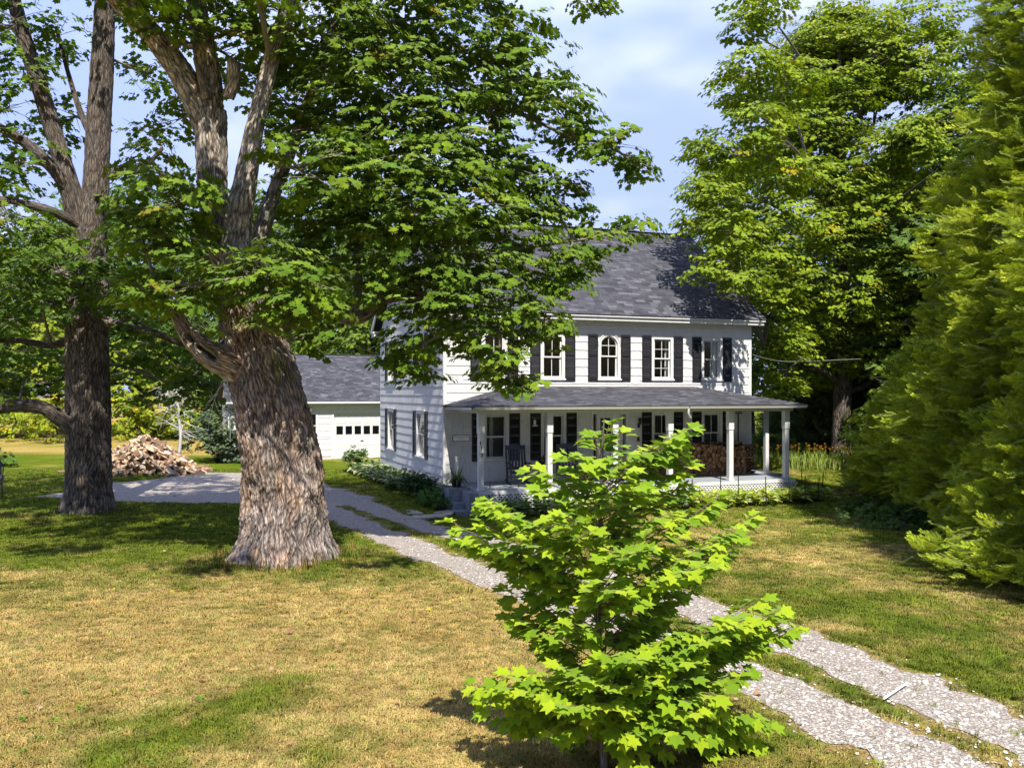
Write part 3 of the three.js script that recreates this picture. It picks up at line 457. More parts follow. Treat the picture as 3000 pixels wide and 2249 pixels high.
  { const a = V3(Rw[0] - B[0], Rw[1] - B[1], Rw[2] - B[2]), W = a.length(); a.normalize(); const up = V3(C[0] - B[0], C[1] - B[1], C[2] - B[2]); const t0 = up.dot(a), bb = up.clone().addScaledVector(a, -t0), H = bb.length(); bb.normalize(); shingleFace(house, V3(...B), a, bb, W, H, (t, s0, s1) => [Math.max(s0, t0 * t / H), Math.min(s1, W + (t0 - W) * t / H)], { ex: 0.14, name: 'porch_roof_shingle' }); }
  // the side porch round the corner: a low roof on one post and a step down
  part(house, 'side_porch_roof', setCol(metreUV(new THREE.BoxGeometry(2.32, 0.05, 3.3).rotateZ(-0.16).translate(HW + 1.16, 2.80, -1.95)), 0.05, 0.05, 0.06), M.roof);
  part(house, 'porch_beam', join([bx(HW + 0.03, 13.1, 2.42, 2.56, -1.2, -1.08), bx(12.98, 13.12, 2.42, 2.56, -3.5, -1.22)]), M.trim);
  part(house, 'porch_post', bx(12.42, 12.56, 0.2, 2.415, -1.21, -1.07), M.trim);
  part(house, 'porch_step', bx(HW + 0.03, 12.7, 0.06, 0.22, -3.4, -0.4), M.deck);
  part(house, 'plinth', bx(0.0, 0.3, -0.1, 0.12, 0.025, 0.05), M.block);
}
{ // concrete steps at the end of the porch
  const s = thing('concrete_steps', 'painted grey concrete steps at the end of the porch', 'steps', toHouse(0, 0, 0), TURN);
  part(s, 'landing', bx(-0.35, 0.27, -0.35, 0.38, 0.75, 1.75), M.block); part(s, 'tread', bx(-0.32, 0.0, -0.4, 0.02, 1.76, 2.12), M.block); part(s, 'tread', bx(-0.36, 0.0, -0.4, -0.16, 2.121, 2.45), M.block); part(s, 'cheek_block', bx(0.01, 0.27, -0.4, 0.33, 1.76, 2.5), M.block);
}
{ // small things on the front wall
  const s = thing('name_sign', 'white notched name sign with black border on the wall beside the first shutter', 'sign', toHouse(0.26, 1.62, 0.03), TURN), w = 0.56, h = 0.2, c = 0.035;
  const sh = (k) => { const q = new THREE.Shape(); q.moveTo(c, k); q.lineTo(w - c, k); q.absarc(w, 0, c, Math.PI, Math.PI / 2, true); q.lineTo(w - k, h - c); q.absarc(w, h, c, -Math.PI / 2, -Math.PI, true); q.lineTo(c, h - k); q.absarc(0, h, c, 0, -Math.PI / 2, true); q.lineTo(k, c); q.absarc(0, 0, c, Math.PI / 2, 0, true); return q; };
  part(s, 'border', slab(sh(0), 0, 0.012), M.black); part(s, 'board', slab(sh(0), 0.0, 0.010).scale(0.95, 0.88, 1).translate(w * 0.025, h * 0.06, 0.006), M.trim);
  const cv = document.createElement('canvas'); cv.width = 512; cv.height = 160; const x = cv.getContext('2d'); x.fillStyle = '#e8e6dd'; x.fillRect(0, 0, 512, 160); x.fillStyle = '#1b1a18'; x.textAlign = 'center'; x.font = 'bold 44px serif'; x.fillText('Wilson Brook Homestead', 256, 56, 480); x.font = '34px serif'; x.fillText('~ Circa 1830 ~', 256, 100); x.font = 'italic 26px serif'; x.fillText('established by generations', 256, 140, 420);
  const ct = new THREE.CanvasTexture(cv); ct.colorSpace = THREE.SRGBColorSpace; part(s, 'lettering', new THREE.PlaneGeometry(w * 0.88, h * 0.74).translate(w / 2, h / 2, 0.0185), std({ map: ct, roughness: 0.6 }));
  const l = thing('wall_lantern', 'black wall lantern beside the front door', 'lantern', toHouse(6.62, 2.05, 0.035), TURN);
  part(l, 'back_plate', bx(-0.04, 0.04, -0.1, 0.06, 0, 0.015), M.black); part(l, 'bracket', rod(V3(0, -0.05, 0.01), V3(0, -0.02, 0.1), 0.01), M.black); part(l, 'cage', new THREE.CylinderGeometry(0.062, 0.04, 0.17, 6, 1, true).translate(0, 0.09, 0.1), M.black); part(l, 'cap', new THREE.ConeGeometry(0.085, 0.08, 6).translate(0, 0.21, 0.1), M.black);
  const p = thing('picture_plaque', 'small cream plaque with a dark animal silhouette below the wall lantern', 'plaque', toHouse(6.6, 1.45, 0.032), TURN); part(p, 'board', bx(-0.085, 0.085, 0, 0.3, 0, 0.012), std({ color: lin(0.62, 0.56, 0.44), roughness: 0.7 }));
  const bs = new THREE.Shape(); bs.moveTo(-0.06, -0.02); bs.lineTo(-0.05, 0.08); bs.quadraticCurveTo(-0.04, 0.16, -0.01, 0.17); bs.quadraticCurveTo(0.02, 0.2, 0.035, 0.16); bs.quadraticCurveTo(0.06, 0.1, 0.06, -0.02); bs.lineTo(0.02, -0.02); bs.lineTo(0.0, 0.04); bs.lineTo(-0.02, -0.02); bs.closePath(); part(p, 'silhouette', slab(bs, 0.013, 0.02).translate(0, 0.06, 0), M.navy);
  const fl = thing('flue_pipe', 'thin black pipe with a box at the top on the wall beside the stacked wood', 'pipe', toHouse(10.45, 0.36, 0.07), TURN); part(fl, 'pipe', rod(V3(0, 0.0, 0), V3(0, 2.1, 0), 0.022), M.black); part(fl, 'box', bx(-0.1, 0.1, 2.02, 2.2, -0.03, 0.09), std({ color: lin(0.16, 0.14, 0.13), roughness: 0.7 }));
  const wh = thing('white_board', 'short white plank leaning upright at the porch end', 'plank', toHouse(0.18, 0.385, 0.76), TURN); part(wh, 'plank', bx(-0.05, 0.06, 0, 0.8, 0, 0.03), M.trim); part(wh, 'cap', bx(-0.06, 0.07, 0.8, 0.83, -0.01, 0.04), M.trim);
  const ow = thing('shutter_ornament', 'small pale bird ornament hung on the dark shutter', 'ornament', toHouse(2.94, 2.18, 0.06), TURN); part(ow, 'body', new THREE.SphereGeometry(0.05, 12, 10).scale(1, 1.7, 0.35), M.trim); part(ow, 'base', bx(-0.07, 0.07, -0.13, -0.09, -0.01, 0.015), M.trim);
  const wc = new THREE.CatmullRomCurve3([toHouse(11.03, 4.4, 0.1), toHouse(12.6, 4.22, -0.4), at(1860, 775, 33)]);
  solo('service_wire', new THREE.TubeGeometry(wc, 20, 0.009, 6), M.metal, 'pale power cable running from the house corner into the trees', 'wire');
  const ins = thing('cable_bracket', 'row of dark cable insulators on the upper house corner', 'bracket', toHouse(10.86, 4.05, 0.03), TURN); for (let i = 0; i < 5; i++) part(ins, 'insulator', new THREE.SphereGeometry(0.028, 8, 6).scale(1, 0.8, 1).translate(0.03 * Math.sin(i), i * 0.12, 0.02), M.black); part(ins, 'strap', bx(-0.012, 0.012, -0.04, 0.55, 0, 0.012), M.metal);
}
// ------------------------------------------------------------------ the garage behind
{
  const g = thing('garage', 'low white garage with a dark shingled roof behind the old maple', 'garage', HPOS, TURN), Z = -16.0, x0 = -5.35, x1 = 3.2, E2 = 2.62, R2 = 5.05, D = 8.4;
  const f = rect(x0, x1, 0, E2 + 0.1); f.holes.push(rect(-0.72, 1.98, 0.002, 2.12, THREE.Path), rect(-2.25, -1.55, 1.0, 2.1, THREE.Path)); part(g, 'wall', slab(f, Z - 0.15, Z), M.white);
  part(g, 'wall', join([bx(x0, x0 + 0.15, 0, E2, Z - D, Z - 0.152), bx(x1 - 0.15, x1, 0, E2, Z - D, Z - 0.152), bx(x0 + 0.152, x1 - 0.152, 0, E2, Z - D, Z - D + 0.15)]), M.white);
  for (const x of [x0, x1 - 0.15]) { const s = new THREE.Shape(); s.moveTo(0, E2 + 0.002); s.lineTo(D, E2 + 0.002); s.lineTo(D / 2, R2 - 0.1); s.closePath(); const w = slab(s, 0, 0.15); const p = w.attributes.position, n = w.attributes.normal; for (let i = 0; i < p.count; i++) { const a = p.getX(i), c = p.getZ(i), na = n.getX(i), nc = n.getZ(i); p.setXYZ(i, c + x, p.getY(i), Z - a); n.setXYZ(i, nc, n.getY(i), -na); } part(g, 'gable', metreUV(w), M.white); }
  part(g, 'floor', bx(x0 + 0.16, x1 - 0.16, -0.05, 0.03, Z - D + 0.16, Z - 0.16), M.block);
  seed(31);
  for (let y = 0.14, r = 0; y < 2.5; y += 0.30, r++) for (let x = x0 - (r % 2) * 0.6; x < x1; x += 1.25) for (const q of cut({ x0: Math.max(x0 + 0.1, x), x1: Math.min(x1, x + 1.25), y0: y, y1: Math.min(y + 0.30, 2.6) }, [{ x0: -0.86, x1: 2.12, y0: -1, y1: 2.26 }, { x0: -2.33, x1: -1.47, y0: 0.95, y1: 2.18 }, { x0: -2.82, x1: -2.72, y0: 0, y1: 3 }])) { const o = part(g, 'siding_board', SG[Math.floor(rnd() * 5)], M.sidings[2]); o.position.set(q.x0, q.y0, Z + 0.001); o.scale.set(q.x1 - q.x0 - 0.004, q.y1 - q.y0 + 0.01, 0.022); }
  part(g, 'corner_board', bx(x0 - 0.03, x0 + 0.10, 0, E2, Z, Z + 0.03), M.trim); part(g, 'corner_board', bx(-2.82, -2.72, 0, E2, Z, Z + 0.03), M.trim); part(g, 'downspout', new THREE.CylinderGeometry(0.045, 0.045, E2 - 0.1, 8).translate(x0 - 0.07, (E2 - 0.1) / 2 + 0.05, Z + 0.06), M.trim);
  part(g, 'door_casing', join([bx(-0.86, -0.722, 0.01, 2.121, Z, Z + 0.035), bx(1.982, 2.12, 0.01, 2.121, Z, Z + 0.035), bx(-0.86, 2.12, 2.122, 2.26, Z, Z + 0.035)]), M.trim);
  const gd = grp(g, 'garage_door', -0.72, 0, Z - 0.10);
  for (let r = 0; r < 4; r++) { const y0 = 0.02 + r * 0.525, y1 = y0 + 0.52, s = rect(0.01, 2.69, y0, y1); if (r === 2) { for (let i = 0; i < 6; i++) { const a = 0.12 + i * 0.428; s.holes.push(rect(a, a + 0.31, y0 + 0.06, y1 - 0.06, THREE.Path)); } } part(gd, 'door_section', slab(s, 0, 0.04), M.trim); if (r === 2) for (let i = 0; i < 6; i++) { const a = 0.12 + i * 0.428; part(gd, 'pane', new THREE.PlaneGeometry(0.31, 0.40).translate(a + 0.155, (y0 + y1) / 2, 0.02), M.glass); } else for (let i = 0; i < 4; i++) { const a = 0.08 + i * 0.65; part(gd, 'raised_panel', bx(a, a + 0.58, y0 + 0.08, y1 - 0.08, 0.04, 0.048), M.trim); } }
  part(gd, 'handle', bx(1.25, 1.4, 0.82, 0.85, 0.04, 0.07), M.black);
  const w = grp(g, 'window', -2.3, 1.0, Z), wf = rect(-0.03, 0.83, -0.05, 1.18); wf.holes.push(rect(0.06, 0.74, 0.03, 1.09, THREE.Path)); part(w, 'casing', slab(wf, -0.05, 0.035), M.trim); part(w, 'sash_bar', bx(0.06, 0.74, 0.54, 0.58, -0.03, 0.0), M.trim); part(w, 'pane', new THREE.PlaneGeometry(0.68, 1.06).translate(0.4, 0.56, -0.02), M.glass);
  const run = D / 2 + 0.35, rise = R2 - E2 - 0.08, L = Math.hypot(run, rise), b = V3(0, rise / L, -run / L);
  for (const s of [1, -1]) { const k = new THREE.BoxGeometry(x1 - x0 + 0.5, 0.04, L).translate(0, -0.028, L / 2).rotateX(Math.atan2(rise, run)); if (s < 0) k.rotateY(Math.PI); k.translate((x0 + x1) / 2, R2, Z - D / 2); part(g, 'roof_deck', setCol(metreUV(k), 0.09, 0.093, 0.105), M.roof); }
  seed(33); shingleFace(g, V3(x0 - 0.25, E2 + 0.08, Z + 0.36), V3(1, 0, 0), b, x1 - x0 + 0.5, L, null, { ex: 0.15 });
  part(g, 'ridge_cap', setCol(bx(x0 - 0.26, x1 + 0.26, R2 - 0.006, R2 + 0.015, Z - D / 2 - 0.12, Z - D / 2 + 0.12), 0.10, 0.104, 0.118), M.roof);
  part(g, 'soffit', bx(x0 - 0.2, x1 + 0.2, E2 - 0.06, E2 - 0.03, Z + 0.036, Z + 0.30), M.trim); part(g, 'gutter', bx(x0 - 0.25, x1 + 0.25, E2 - 0.02, E2 + 0.065, Z + 0.31, Z + 0.40), M.trim);
  const l = thing('flood_light', 'small flood light with two heads on the garage wall', 'light', toHouse(-2.1 + 0.2, 2.28, Z + 0.03), TURN); part(l, 'plate', new THREE.CylinderGeometry(0.07, 0.07, 0.03, 14).rotateX(Math.PI / 2), M.black); for (const s of [-1, 1]) part(l, 'lamp_head', new THREE.CylinderGeometry(0.05, 0.075, 0.13, 12).rotateX(-0.9).translate(s * 0.09, 0.06, 0.1), M.metal); part(l, 'sensor', bx(-0.03, 0.03, -0.16, -0.05, 0.02, 0.08), M.metal);
}

// ------------------------------------------------------------------ trees
// a tapering, bent stem with bark relief. pts: [Vector3, radius]; uv in turns of a 1.4 m patch of bark
function limb(pts, { n = 14, m = 24, amp = 0.006, tint = null, dent = null, flare = null, k = 0, cap = true } = {}) {
  const curve = new THREE.CatmullRomCurve3(pts.map((q) => q[0]), false, 'centripetal'), P = curve.getSpacedPoints(m), len = curve.getLength(), radii = [];
  const cum = [0]; for (let i = 1; i < pts.length; i++) cum.push(cum[i - 1] + pts[i][0].distanceTo(pts[i - 1][0]));
  const rad = (t) => { const s = t * cum[cum.length - 1]; let i = 1; while (i < cum.length - 1 && cum[i] < s) i++; return lerp(pts[i - 1][1], pts[i][1], clamp((s - cum[i - 1]) / (cum[i] - cum[i - 1]))); };
  let N = V3(0, 0, 1); const pos = [], uv = [], col = [], idx = [], turns = Math.max(1, Math.round(rad(0) * 6.283 / 1.4)), T0 = V3();
  for (let j = 0; j <= m; j++) {
    const t = j / m, Tn = P[Math.min(m, j + 1)].clone().sub(P[Math.max(0, j - 1)]).normalize(); N.addScaledVector(Tn, -N.dot(Tn)); if (N.lengthSq() < 1e-4) N = V3(1, 0, 0).addScaledVector(Tn, -Tn.x); N.normalize(); const B = Tn.clone().cross(N), r0 = rad(t); radii.push(r0);
    for (let i = 0; i <= n; i++) {
      const a = (i % n) / n * 6.28318, u = i / n * turns, v = t * len / 1.4 + k * 0.37, um = ((i % n) / n * turns) % 1;
      let r = r0; if (flare) r *= flare(a, t, P[j]); r += amp * (barkLevel(um, ((v % 1) + 1) % 1) - 0.45) * Math.min(1, r0 / 0.2) + r0 * 0.10 * (noise(Math.cos(a) * 1.3 + k * 7, Math.sin(a) * 1.3, t * len * 0.9) - 0.5);
      if (dent) r *= dent(a, t); const p = P[j].clone().addScaledVector(N, Math.cos(a) * r).addScaledVector(B, Math.sin(a) * r);
      pos.push(p.x, p.y, p.z); uv.push(u, v); const c = tint ? tint(p, a, t) : [1, 1, 1]; col.push(...c);
      if (j < m && i < n) { const q = j * (n + 1) + i; idx.push(q, q + 1, q + n + 2, q, q + n + 2, q + n + 1); }
    }
  }
  if (cap) { const e = pos.length / 3, tip = P[m]; pos.push(tip.x, tip.y, tip.z); uv.push(0.5, 0.5); col.push(...(tint ? tint(tip, 0, 1) : [1, 1, 1])); for (let i = 0; i < n; i++) idx.push(m * (n + 1) + i, m * (n + 1) + i + 1, e); }
  const g = new THREE.BufferGeometry(); g.setAttribute('position', new THREE.BufferAttribute(new Float32Array(pos), 3)); g.setAttribute('uv', new THREE.BufferAttribute(new Float32Array(uv), 2)); g.setAttribute('color', new THREE.BufferAttribute(new Float32Array(col), 3)); g.setIndex(idx); g.computeVertexNormals();
  { const nn = g.attributes.normal; for (let j = 0; j <= m; j++) { const a = j * (n + 1), b = a + n, s = V3(nn.getX(a) + nn.getX(b), nn.getY(a) + nn.getY(b), nn.getZ(a) + nn.getZ(b)).normalize(); nn.setXYZ(a, s.x, s.y, s.z); nn.setXYZ(b, s.x, s.y, s.z); } }
  return g;
}
// a thin twig: three-sided, for the many that only show as lines
function twigGeo(list) { // list: [points, r0, r1]
  const pos = [], idx = [];
  for (const [P, r0, r1] of list) {
    let base = pos.length / 3; const n = 4;
    for (let j = 0; j < P.length; j++) { const Tn = P[Math.min(P.length - 1, j + 1)].clone().sub(P[Math.max(0, j - 1)]).normalize(), N = Math.abs(Tn.y) < 0.9 ? V3(0, 1, 0).cross(Tn).normalize() : V3(1, 0, 0).cross(Tn).normalize(), B = Tn.clone().cross(N), r = lerp(r0, r1, j / (P.length - 1)); for (let i = 0; i < n; i++) { const a = i / n * 6.283, p = P[j].clone().addScaledVector(N, Math.cos(a) * r).addScaledVector(B, Math.sin(a) * r); pos.push(p.x, p.y, p.z); if (j) { const q = base + (j - 1) * n; idx.push(q + i, q + (i + 1) % n, q + n + (i + 1) % n, q + i, q + n + (i + 1) % n, q + n + i); } } }
  }
  const g = new THREE.BufferGeometry(); g.setAttribute('position', new THREE.BufferAttribute(new Float32Array(pos), 3)); g.setIndex(idx); g.computeVertexNormals(); return g;
}
const LOBES = [[0, 0.60], [13, 0.43], [27, 0.36], [40, 0.50], [50, 0.58], [60, 0.44], [80, 0.30], [98, 0.42], [110, 0.46], [130, 0.31], [152, 0.33]];
function leafOutline() { const o = []; for (const [a, r] of LOBES) o.push([a, r]); o.push([180, 0.36]); for (let i = LOBES.length - 1; i > 0; i--) o.push([360 - LOBES[i][0], LOBES[i][1]]); return o.map(([a, r]) => [0.40 + r * Math.cos(a * Math.PI / 180), r * Math.sin(a * Math.PI / 180)]); }
const OUT = leafOutline();
function mapleLeaf(out, p, dir, nrm, size, tone, fold = 0.18, droop = 0.2) { // pushes triangles; leaf grows from p along dir, facing nrm
  const s = nrm.clone().cross(dir).normalize(), n2 = dir.clone().cross(s).normalize(), put = (x, y) => { const z = fold * Math.abs(y) - droop * x * x; return p.clone().addScaledVector(dir, x * size).addScaledVector(s, y * size).addScaledVector(n2, z * size); };
  const c = put(0.40, 0), pts = OUT.map(([x, y]) => put(x, y));
  for (let i = 0; i < pts.length; i++) { const a = pts[i], b = pts[(i + 1) % pts.length]; for (const q of [c, a, b]) { out.pos.push(q.x, q.y, q.z); out.col.push(...tone); } }
}
const leafGeo = (out) => { const g = new THREE.BufferGeometry(); g.setAttribute('position', new THREE.BufferAttribute(new Float32Array(out.pos), 3)); g.setAttribute('color', new THREE.BufferAttribute(new Float32Array(out.col), 3)); g.computeVertexNormals(); return g; };
function mapleSprig(n, size, spread) { // unit: metres; grows along +x, faces +y
  const out = { pos: [], col: [] };
  for (let i = 0; i < n; i++) { const t = i / n, a = (i % 2 ? 1 : -1) * rr(0.3, 1.5) * (1 - 0.4 * t), p = V3(spread * (t - 0.35), rr(-0.03, 0.03), Math.sin(a) * spread * 0.28 * rr(0.4, 1.2)), d = V3(Math.cos(a), rr(-0.5, 0.05), Math.sin(a)).normalize(), l = rr(0.78, 1.22); mapleLeaf(out, p, d, V3(rr(-0.45, 0.45), 1, rr(-0.45, 0.45)).normalize(), size * rr(0.75, 1.15), [l * rr(0.92, 1.12), l, l * rr(0.8, 1.1)]); }
  return leafGeo(out);
}
seed(41);
const SPRIG = [mapleSprig(11, 0.145, 0.42), mapleSprig(12, 0.15, 0.5), mapleSprig(9, 0.15, 0.36)];
// leaves of a lobe: sprigs through an uneven, flattened shell
function fillLobe(list, c, r, { dens = 13, flat = 0.62, cols, size = 1, hollow = 0.35, noisy = 0.5, up = 0.75 }) {
  const n = Math.round(dens * r * r / (size * size)) + 4, k = rnd() * 100;
  for (let i = 0; i < n; i++) {
    const d = V3(rr(-1, 1), rr(-1, 1), rr(-1, 1)); if (d.lengthSq() > 1 || d.lengthSq() < 0.01) { i--; continue; } d.normalize();
    const R = r * (1 + noisy * (noise(d.x * 2.2 + k, d.y * 2.2, d.z * 2.2) - 0.45) * 2) * (hollow + (1 - hollow) * Math.sqrt(rnd())), p = c.clone().add(V3(d.x * R, d.y * R * flat, d.z * R));
    const nrm = V3(d.x * (1 - up), Math.abs(d.y) * (1 - up) + up, d.z * (1 - up)).add(V3(rr(-0.35, 0.35), rr(-0.2, 0.2), rr(-0.35, 0.35))).normalize(), fw = V3(d.x + rr(-0.5, 0.5), -0.25, d.z + rr(-0.5, 0.5)); fw.addScaledVector(nrm, -fw.dot(nrm)).normalize();
    const q = Q().setFromRotationMatrix(new THREE.Matrix4().makeBasis(fw, nrm, fw.clone().cross(nrm))), t = rnd(), l = rr(0.8, 1.2), y = rnd() < 0.02 ? 1.6 : 1;
    list.push({ p, q, s: size * rr(0.8, 1.2), c: [0, 1, 2].map((j) => lerp(cols[0][j], cols[1][j], t) * l * (j === 0 ? y : 1)) });
  }
}
function branchTo(a, b, sag = 0.08) { const m = a.clone().lerp(b, 0.5); m.y += a.distanceTo(b) * sag; m.x += rr(-0.1, 0.1) * a.distanceTo(b); m.z += rr(-0.1, 0.1) * a.distanceTo(b); return new THREE.QuadraticBezierCurve3(a, m, b).getPoints(7); }
function finishTree(g, sprig, lobes, joints, o) { // lobes: [Vector3, r, overrides]; joints: points on the limbs (world), all turned to the tree's own axes here
  const list = [], tw = [], O = g.position;
  for (const [c, r, ov] of lobes) {
    fillLobe(list, c, r, { ...o, ...ov });
    let best = null, bd = 1e9; if (ov?.from) { best = at(...ov.from); bd = 1; } else for (const j of joints) { const d = j.distanceTo(c) + (j.y > c.y ? 1.5 * (j.y - c.y) : 0); if (d < bd) { bd = d; best = j; } }
    if (best && !o.noTwigs) { const P = branchTo(best, c, 0.05); tw.push([P, Math.min(0.075, 0.02 + 0.022 * r + 0.006 * bd), 0.012]); const nt = Math.round(5 + r * 5); for (let i = 0; i < nt; i++) { const s = P[3 + Math.floor(rnd() * 5)], e = c.clone().add(V3(rr(-1, 1) * r, rr(-0.6, 0.6) * r, rr(-1, 1) * r)); tw.push([branchTo(s, e, 0.06), 0.011, 0.004]); } if (o.grow) joints.push(P[4]); }
  }
  for (const e of list) e.p.sub(O); if (tw.length) part(g, 'branches', twigGeo(tw.map(([P, a, b]) => [P.map((p) => p.clone().sub(O)), a, b])), M.twig, 'stuff');
  instanced(g, 'crown', sprig, o.mat || M.leaf, list);
}
const px = (l) => l.map(([x, y, d, r]) => [at(x, y, d), r]);
const own = (l, o) => l.map(([p, r]) => [p.clone().sub(o), r]);

const OLD = [[0.085, 0.162, 0.008], [0.175, 0.258, 0.011]], WARM = [[0.155, 0.240, 0.009], [0.275, 0.345, 0.013]], DEEP = [[0.060, 0.130, 0.009], [0.125, 0.200, 0.013]];

{ // the old maple
  seed(51); const D = 16.65, b0 = onGround(617, 1205), g = thing('old_maple', 'huge old maple with thick shaggy trunk and forked grey limbs beside the driveway', 'tree', V3(b0.x, 0, -D));
  const O = g.position, tint = (p) => { const y = p.y, n = fbm(p.x * 2.3 + 4, y * 1.1, p.z * 2.3, 4), f = fbm(p.x * 7, y * 2.2, p.z * 7, 3), grey = step(0.48, 0.56, n + 0.10 * (1.2 - y)), rust = step(0.56, 0.66, fbm(p.x * 3 + 9, y * 1.6, p.z * 3, 3)) * 0.8, moss = step(0.60, 0.68, fbm(p.x * 5, y * 1.5 + 3, p.z * 5 + 7, 3)) * step(2.6, 3.3, y) * step(4.2, 3.6, y), l = 0.72 + 0.5 * f; return [l * (1 + 0.22 * grey + 0.12 * rust), l * (0.97 + 0.26 * grey - 0.06 * rust + 0.25 * moss), l * (0.93 + 0.36 * grey - 0.20 * rust - 0.35 * moss)]; };
  const trunk = own(px([[617, 1222, D, 0.88], [617, 1195, D, 0.84], [616, 1150, D, 0.76], [613, 1080, D, 0.705], [607, 1000, D, 0.69], [590, 900, D, 0.665], [575, 830, D, 0.63], [556, 770, D, 0.58], [540, 710, D, 0.50], [526, 640, D, 0.42], [514, 560, D, 0.36]]), O);
  const flare = (a, t) => 1 + 0.20 * step(0.12, 0.0, t) * (0.4 + 1.2 * Math.max(0, Math.sin(a * 5 + 0.7)) * (0.6 + 0.4 * Math.sin(a * 2 + 1))) + 0.05 * Math.sin(a * 4 + t * 9) + 0.11 * (fbm(Math.cos(a) * 2.2 + 3, Math.sin(a) * 2.2, t * 9, 3) - 0.5) * 2 + 0.05 * Math.pow(Math.abs(Math.sin(a * 5.5 + 3 * noise(a, t * 4))), 0.5);
  part(g, 'trunk', limb(trunk, { n: 220, m: 280, amp: 0.062, tint, flare, k: 1 }), M.bark);
  const L = (pts, o = {}) => { const w = px(pts); part(g, 'limb', limb(own(w, O), { n: 40, m: 70, amp: 0.04, tint: o.tint || tint, ...o }), M.barkLight); return w.map((q) => q[0]); };
  const pale = (p) => { const f = fbm(p.x * 9, p.y * 2.5, p.z * 9, 3), n = fbm(p.x * 3, p.y * 1.4, p.z * 3 + 5, 3), l = 0.8 + 0.55 * f; return [l * (1 + 0.1 * n), l, l * (0.97 - 0.06 * n)]; };
  const J = [...px([[556, 770, D, 0], [526, 640, D, 0]]).map((q) => q[0]),
    ...L([[530, 620, D, 0.36], [485, 540, D + 0.15, 0.30], [464, 470, D + 0.2, 0.27], [456, 330, D + 0.2, 0.29], [452, 240, D + 0.2, 0.30]], { k: 2, tint: pale }),
    ...L([[455, 300, D + 0.2, 0.25], [415, 200, D + 0.1, 0.24], [345, 95, D, 0.21], [255, -5, D - 0.2, 0.19], [180, -130, D - 0.4, 0.13]], { k: 3, tint: pale }),
    ...L([[455, 290, D + 0.2, 0.24], [452, 180, D + 0.3, 0.23], [438, 90, D + 0.3, 0.21], [420, -10, D + 0.4, 0.18], [400, -180, D + 0.5, 0.10]], { k: 4, tint: pale }),
    ...L([[515, 600, D - 0.15, 0.33], [512, 500, D - 0.25, 0.27], [530, 385, D - 0.3, 0.20], [552, 265, D - 0.3, 0.155], [584, 135, D - 0.2, 0.145], [622, 10, D, 0.13], [650, -110, D + 0.2, 0.08]], { k: 5, tint: pale }),
    ...L([[530, 590, D + 0.1, 0.24], [558, 520, D + 0.3, 0.17], [592, 415, D + 0.6, 0.13], [648, 270, D + 1.0, 0.11], [700, 120, D + 1.3, 0.09], [760, -60, D + 1.5, 0.05]], { k: 6, tint: pale }),
    ...L([[575, 745, D + 0.35, 0.30], [640, 660, D + 0.9, 0.17], [700, 660, D + 1.1, 0.15], [760, 688, D + 1.2, 0.14], [815, 660, D + 1.2, 0.11], [840, 590, D + 1.2, 0.09], [900, 480, D + 1.3, 0.06], [980, 350, D + 1.5, 0.04]], { k: 7 }),
    ...L([[765, 680, D + 1.2, 0.10], [775, 600, D + 1.3, 0.08], [770, 520, D + 1.3, 0.06], [800, 400, D + 1.3, 0.04]], { n: 16, m: 30, k: 8 }),
    ...L([[815, 655, D + 1.2, 0.09], [870, 600, D + 1.1, 0.07], [960, 560, D + 1.0, 0.05], [1100, 540, D + 1.2, 0.04], [1240, 520, D + 1.7, 0.025]], { n: 12, m: 30, k: 9 }),
    ...L([[560, 700, D + 0.3, 0.16], [640, 560, D + 0.9, 0.10], [760, 420, D + 1.2, 0.085], [900, 300, D + 1.6, 0.07], [1060, 230, D + 1.8, 0.05], [1240, 300, D + 1.9, 0.03]], { n: 16, m: 40, k: 10 })];
  // the dead limb with a hollow, and two snapped stubs
  L([[560, 815, D - 0.1, 0.34], [495, 785, D - 0.40, 0.28], [458, 768, D - 0.52, 0.24], [428, 745, D - 0.6, 0.20], [395, 705, D - 0.6, 0.13], [378, 672, D - 0.6, 0.10], [368, 652, D - 0.6, 0.075]], { k: 11, n: 120, m: 170, tint: (p, a, t) => { const w = Math.abs(((a + 9.4248) % 6.28319) - 3.14159), c = tint(p), q = Math.min(Math.hypot(w / 0.6, (t - 0.64) / 0.05), Math.hypot(w / 0.30, (t - 0.48) / 0.09)) < 0.95 ? 0.45 : 1; return [c[0] * q, c[1] * q * 0.95, c[2] * q * 0.9]; }, dent: (a, t) => { const w = Math.abs(((a + 9.4248) % 6.28319) - 3.14159), e = Math.hypot(w / 0.6, (t - 0.64) / 0.05), f = Math.hypot(w / 0.30, (t - 0.48) / 0.09); return 1 - 1.25 * step(1.06, 0.86, e) + 0.12 * step(1.7, 1.2, e) * step(0.95, 1.2, e) - 0.95 * step(1.06, 0.8, f) * (e < 1.06 ? 0 : 1); } });  // tint also darkens the inside of the hollow, shade put into the colour
  L([[492, 212, D - 0.1, 0.11], [502, 180, D - 0.15, 0.12], [505, 150, D - 0.15, 0.115], [500, 128, D - 0.15, 0.09]], { k: 12, n: 30, m: 30, tint: (p, a) => { const l = 0.5 + 0.9 * step(0.4, 0.6, noise(a * 2, p.y * 3)); return [l, l * 0.95, l * 0.88]; }, flare: (a, t) => 1 - 0.5 * step(0.75, 1, t) * (Math.sin(a * 3) > 0.2 ? 1 : 0) });
  L([[446, 215, D - 0.05, 0.08], [432, 165, D - 0.1, 0.06], [420, 125, D - 0.1, 0.035]], { k: 13, n: 16, m: 20 });
  L([[375, 105, D - 0.25, 0.06], [392, 90, D - 0.4, 0.065], [412, 100, D - 0.45, 0.06], [425, 85, D - 0.3, 0.05], [440, 78, D, 0.05]], { k: 14, n: 16, m: 24, tint: () => [0.55, 0.52, 0.48] });
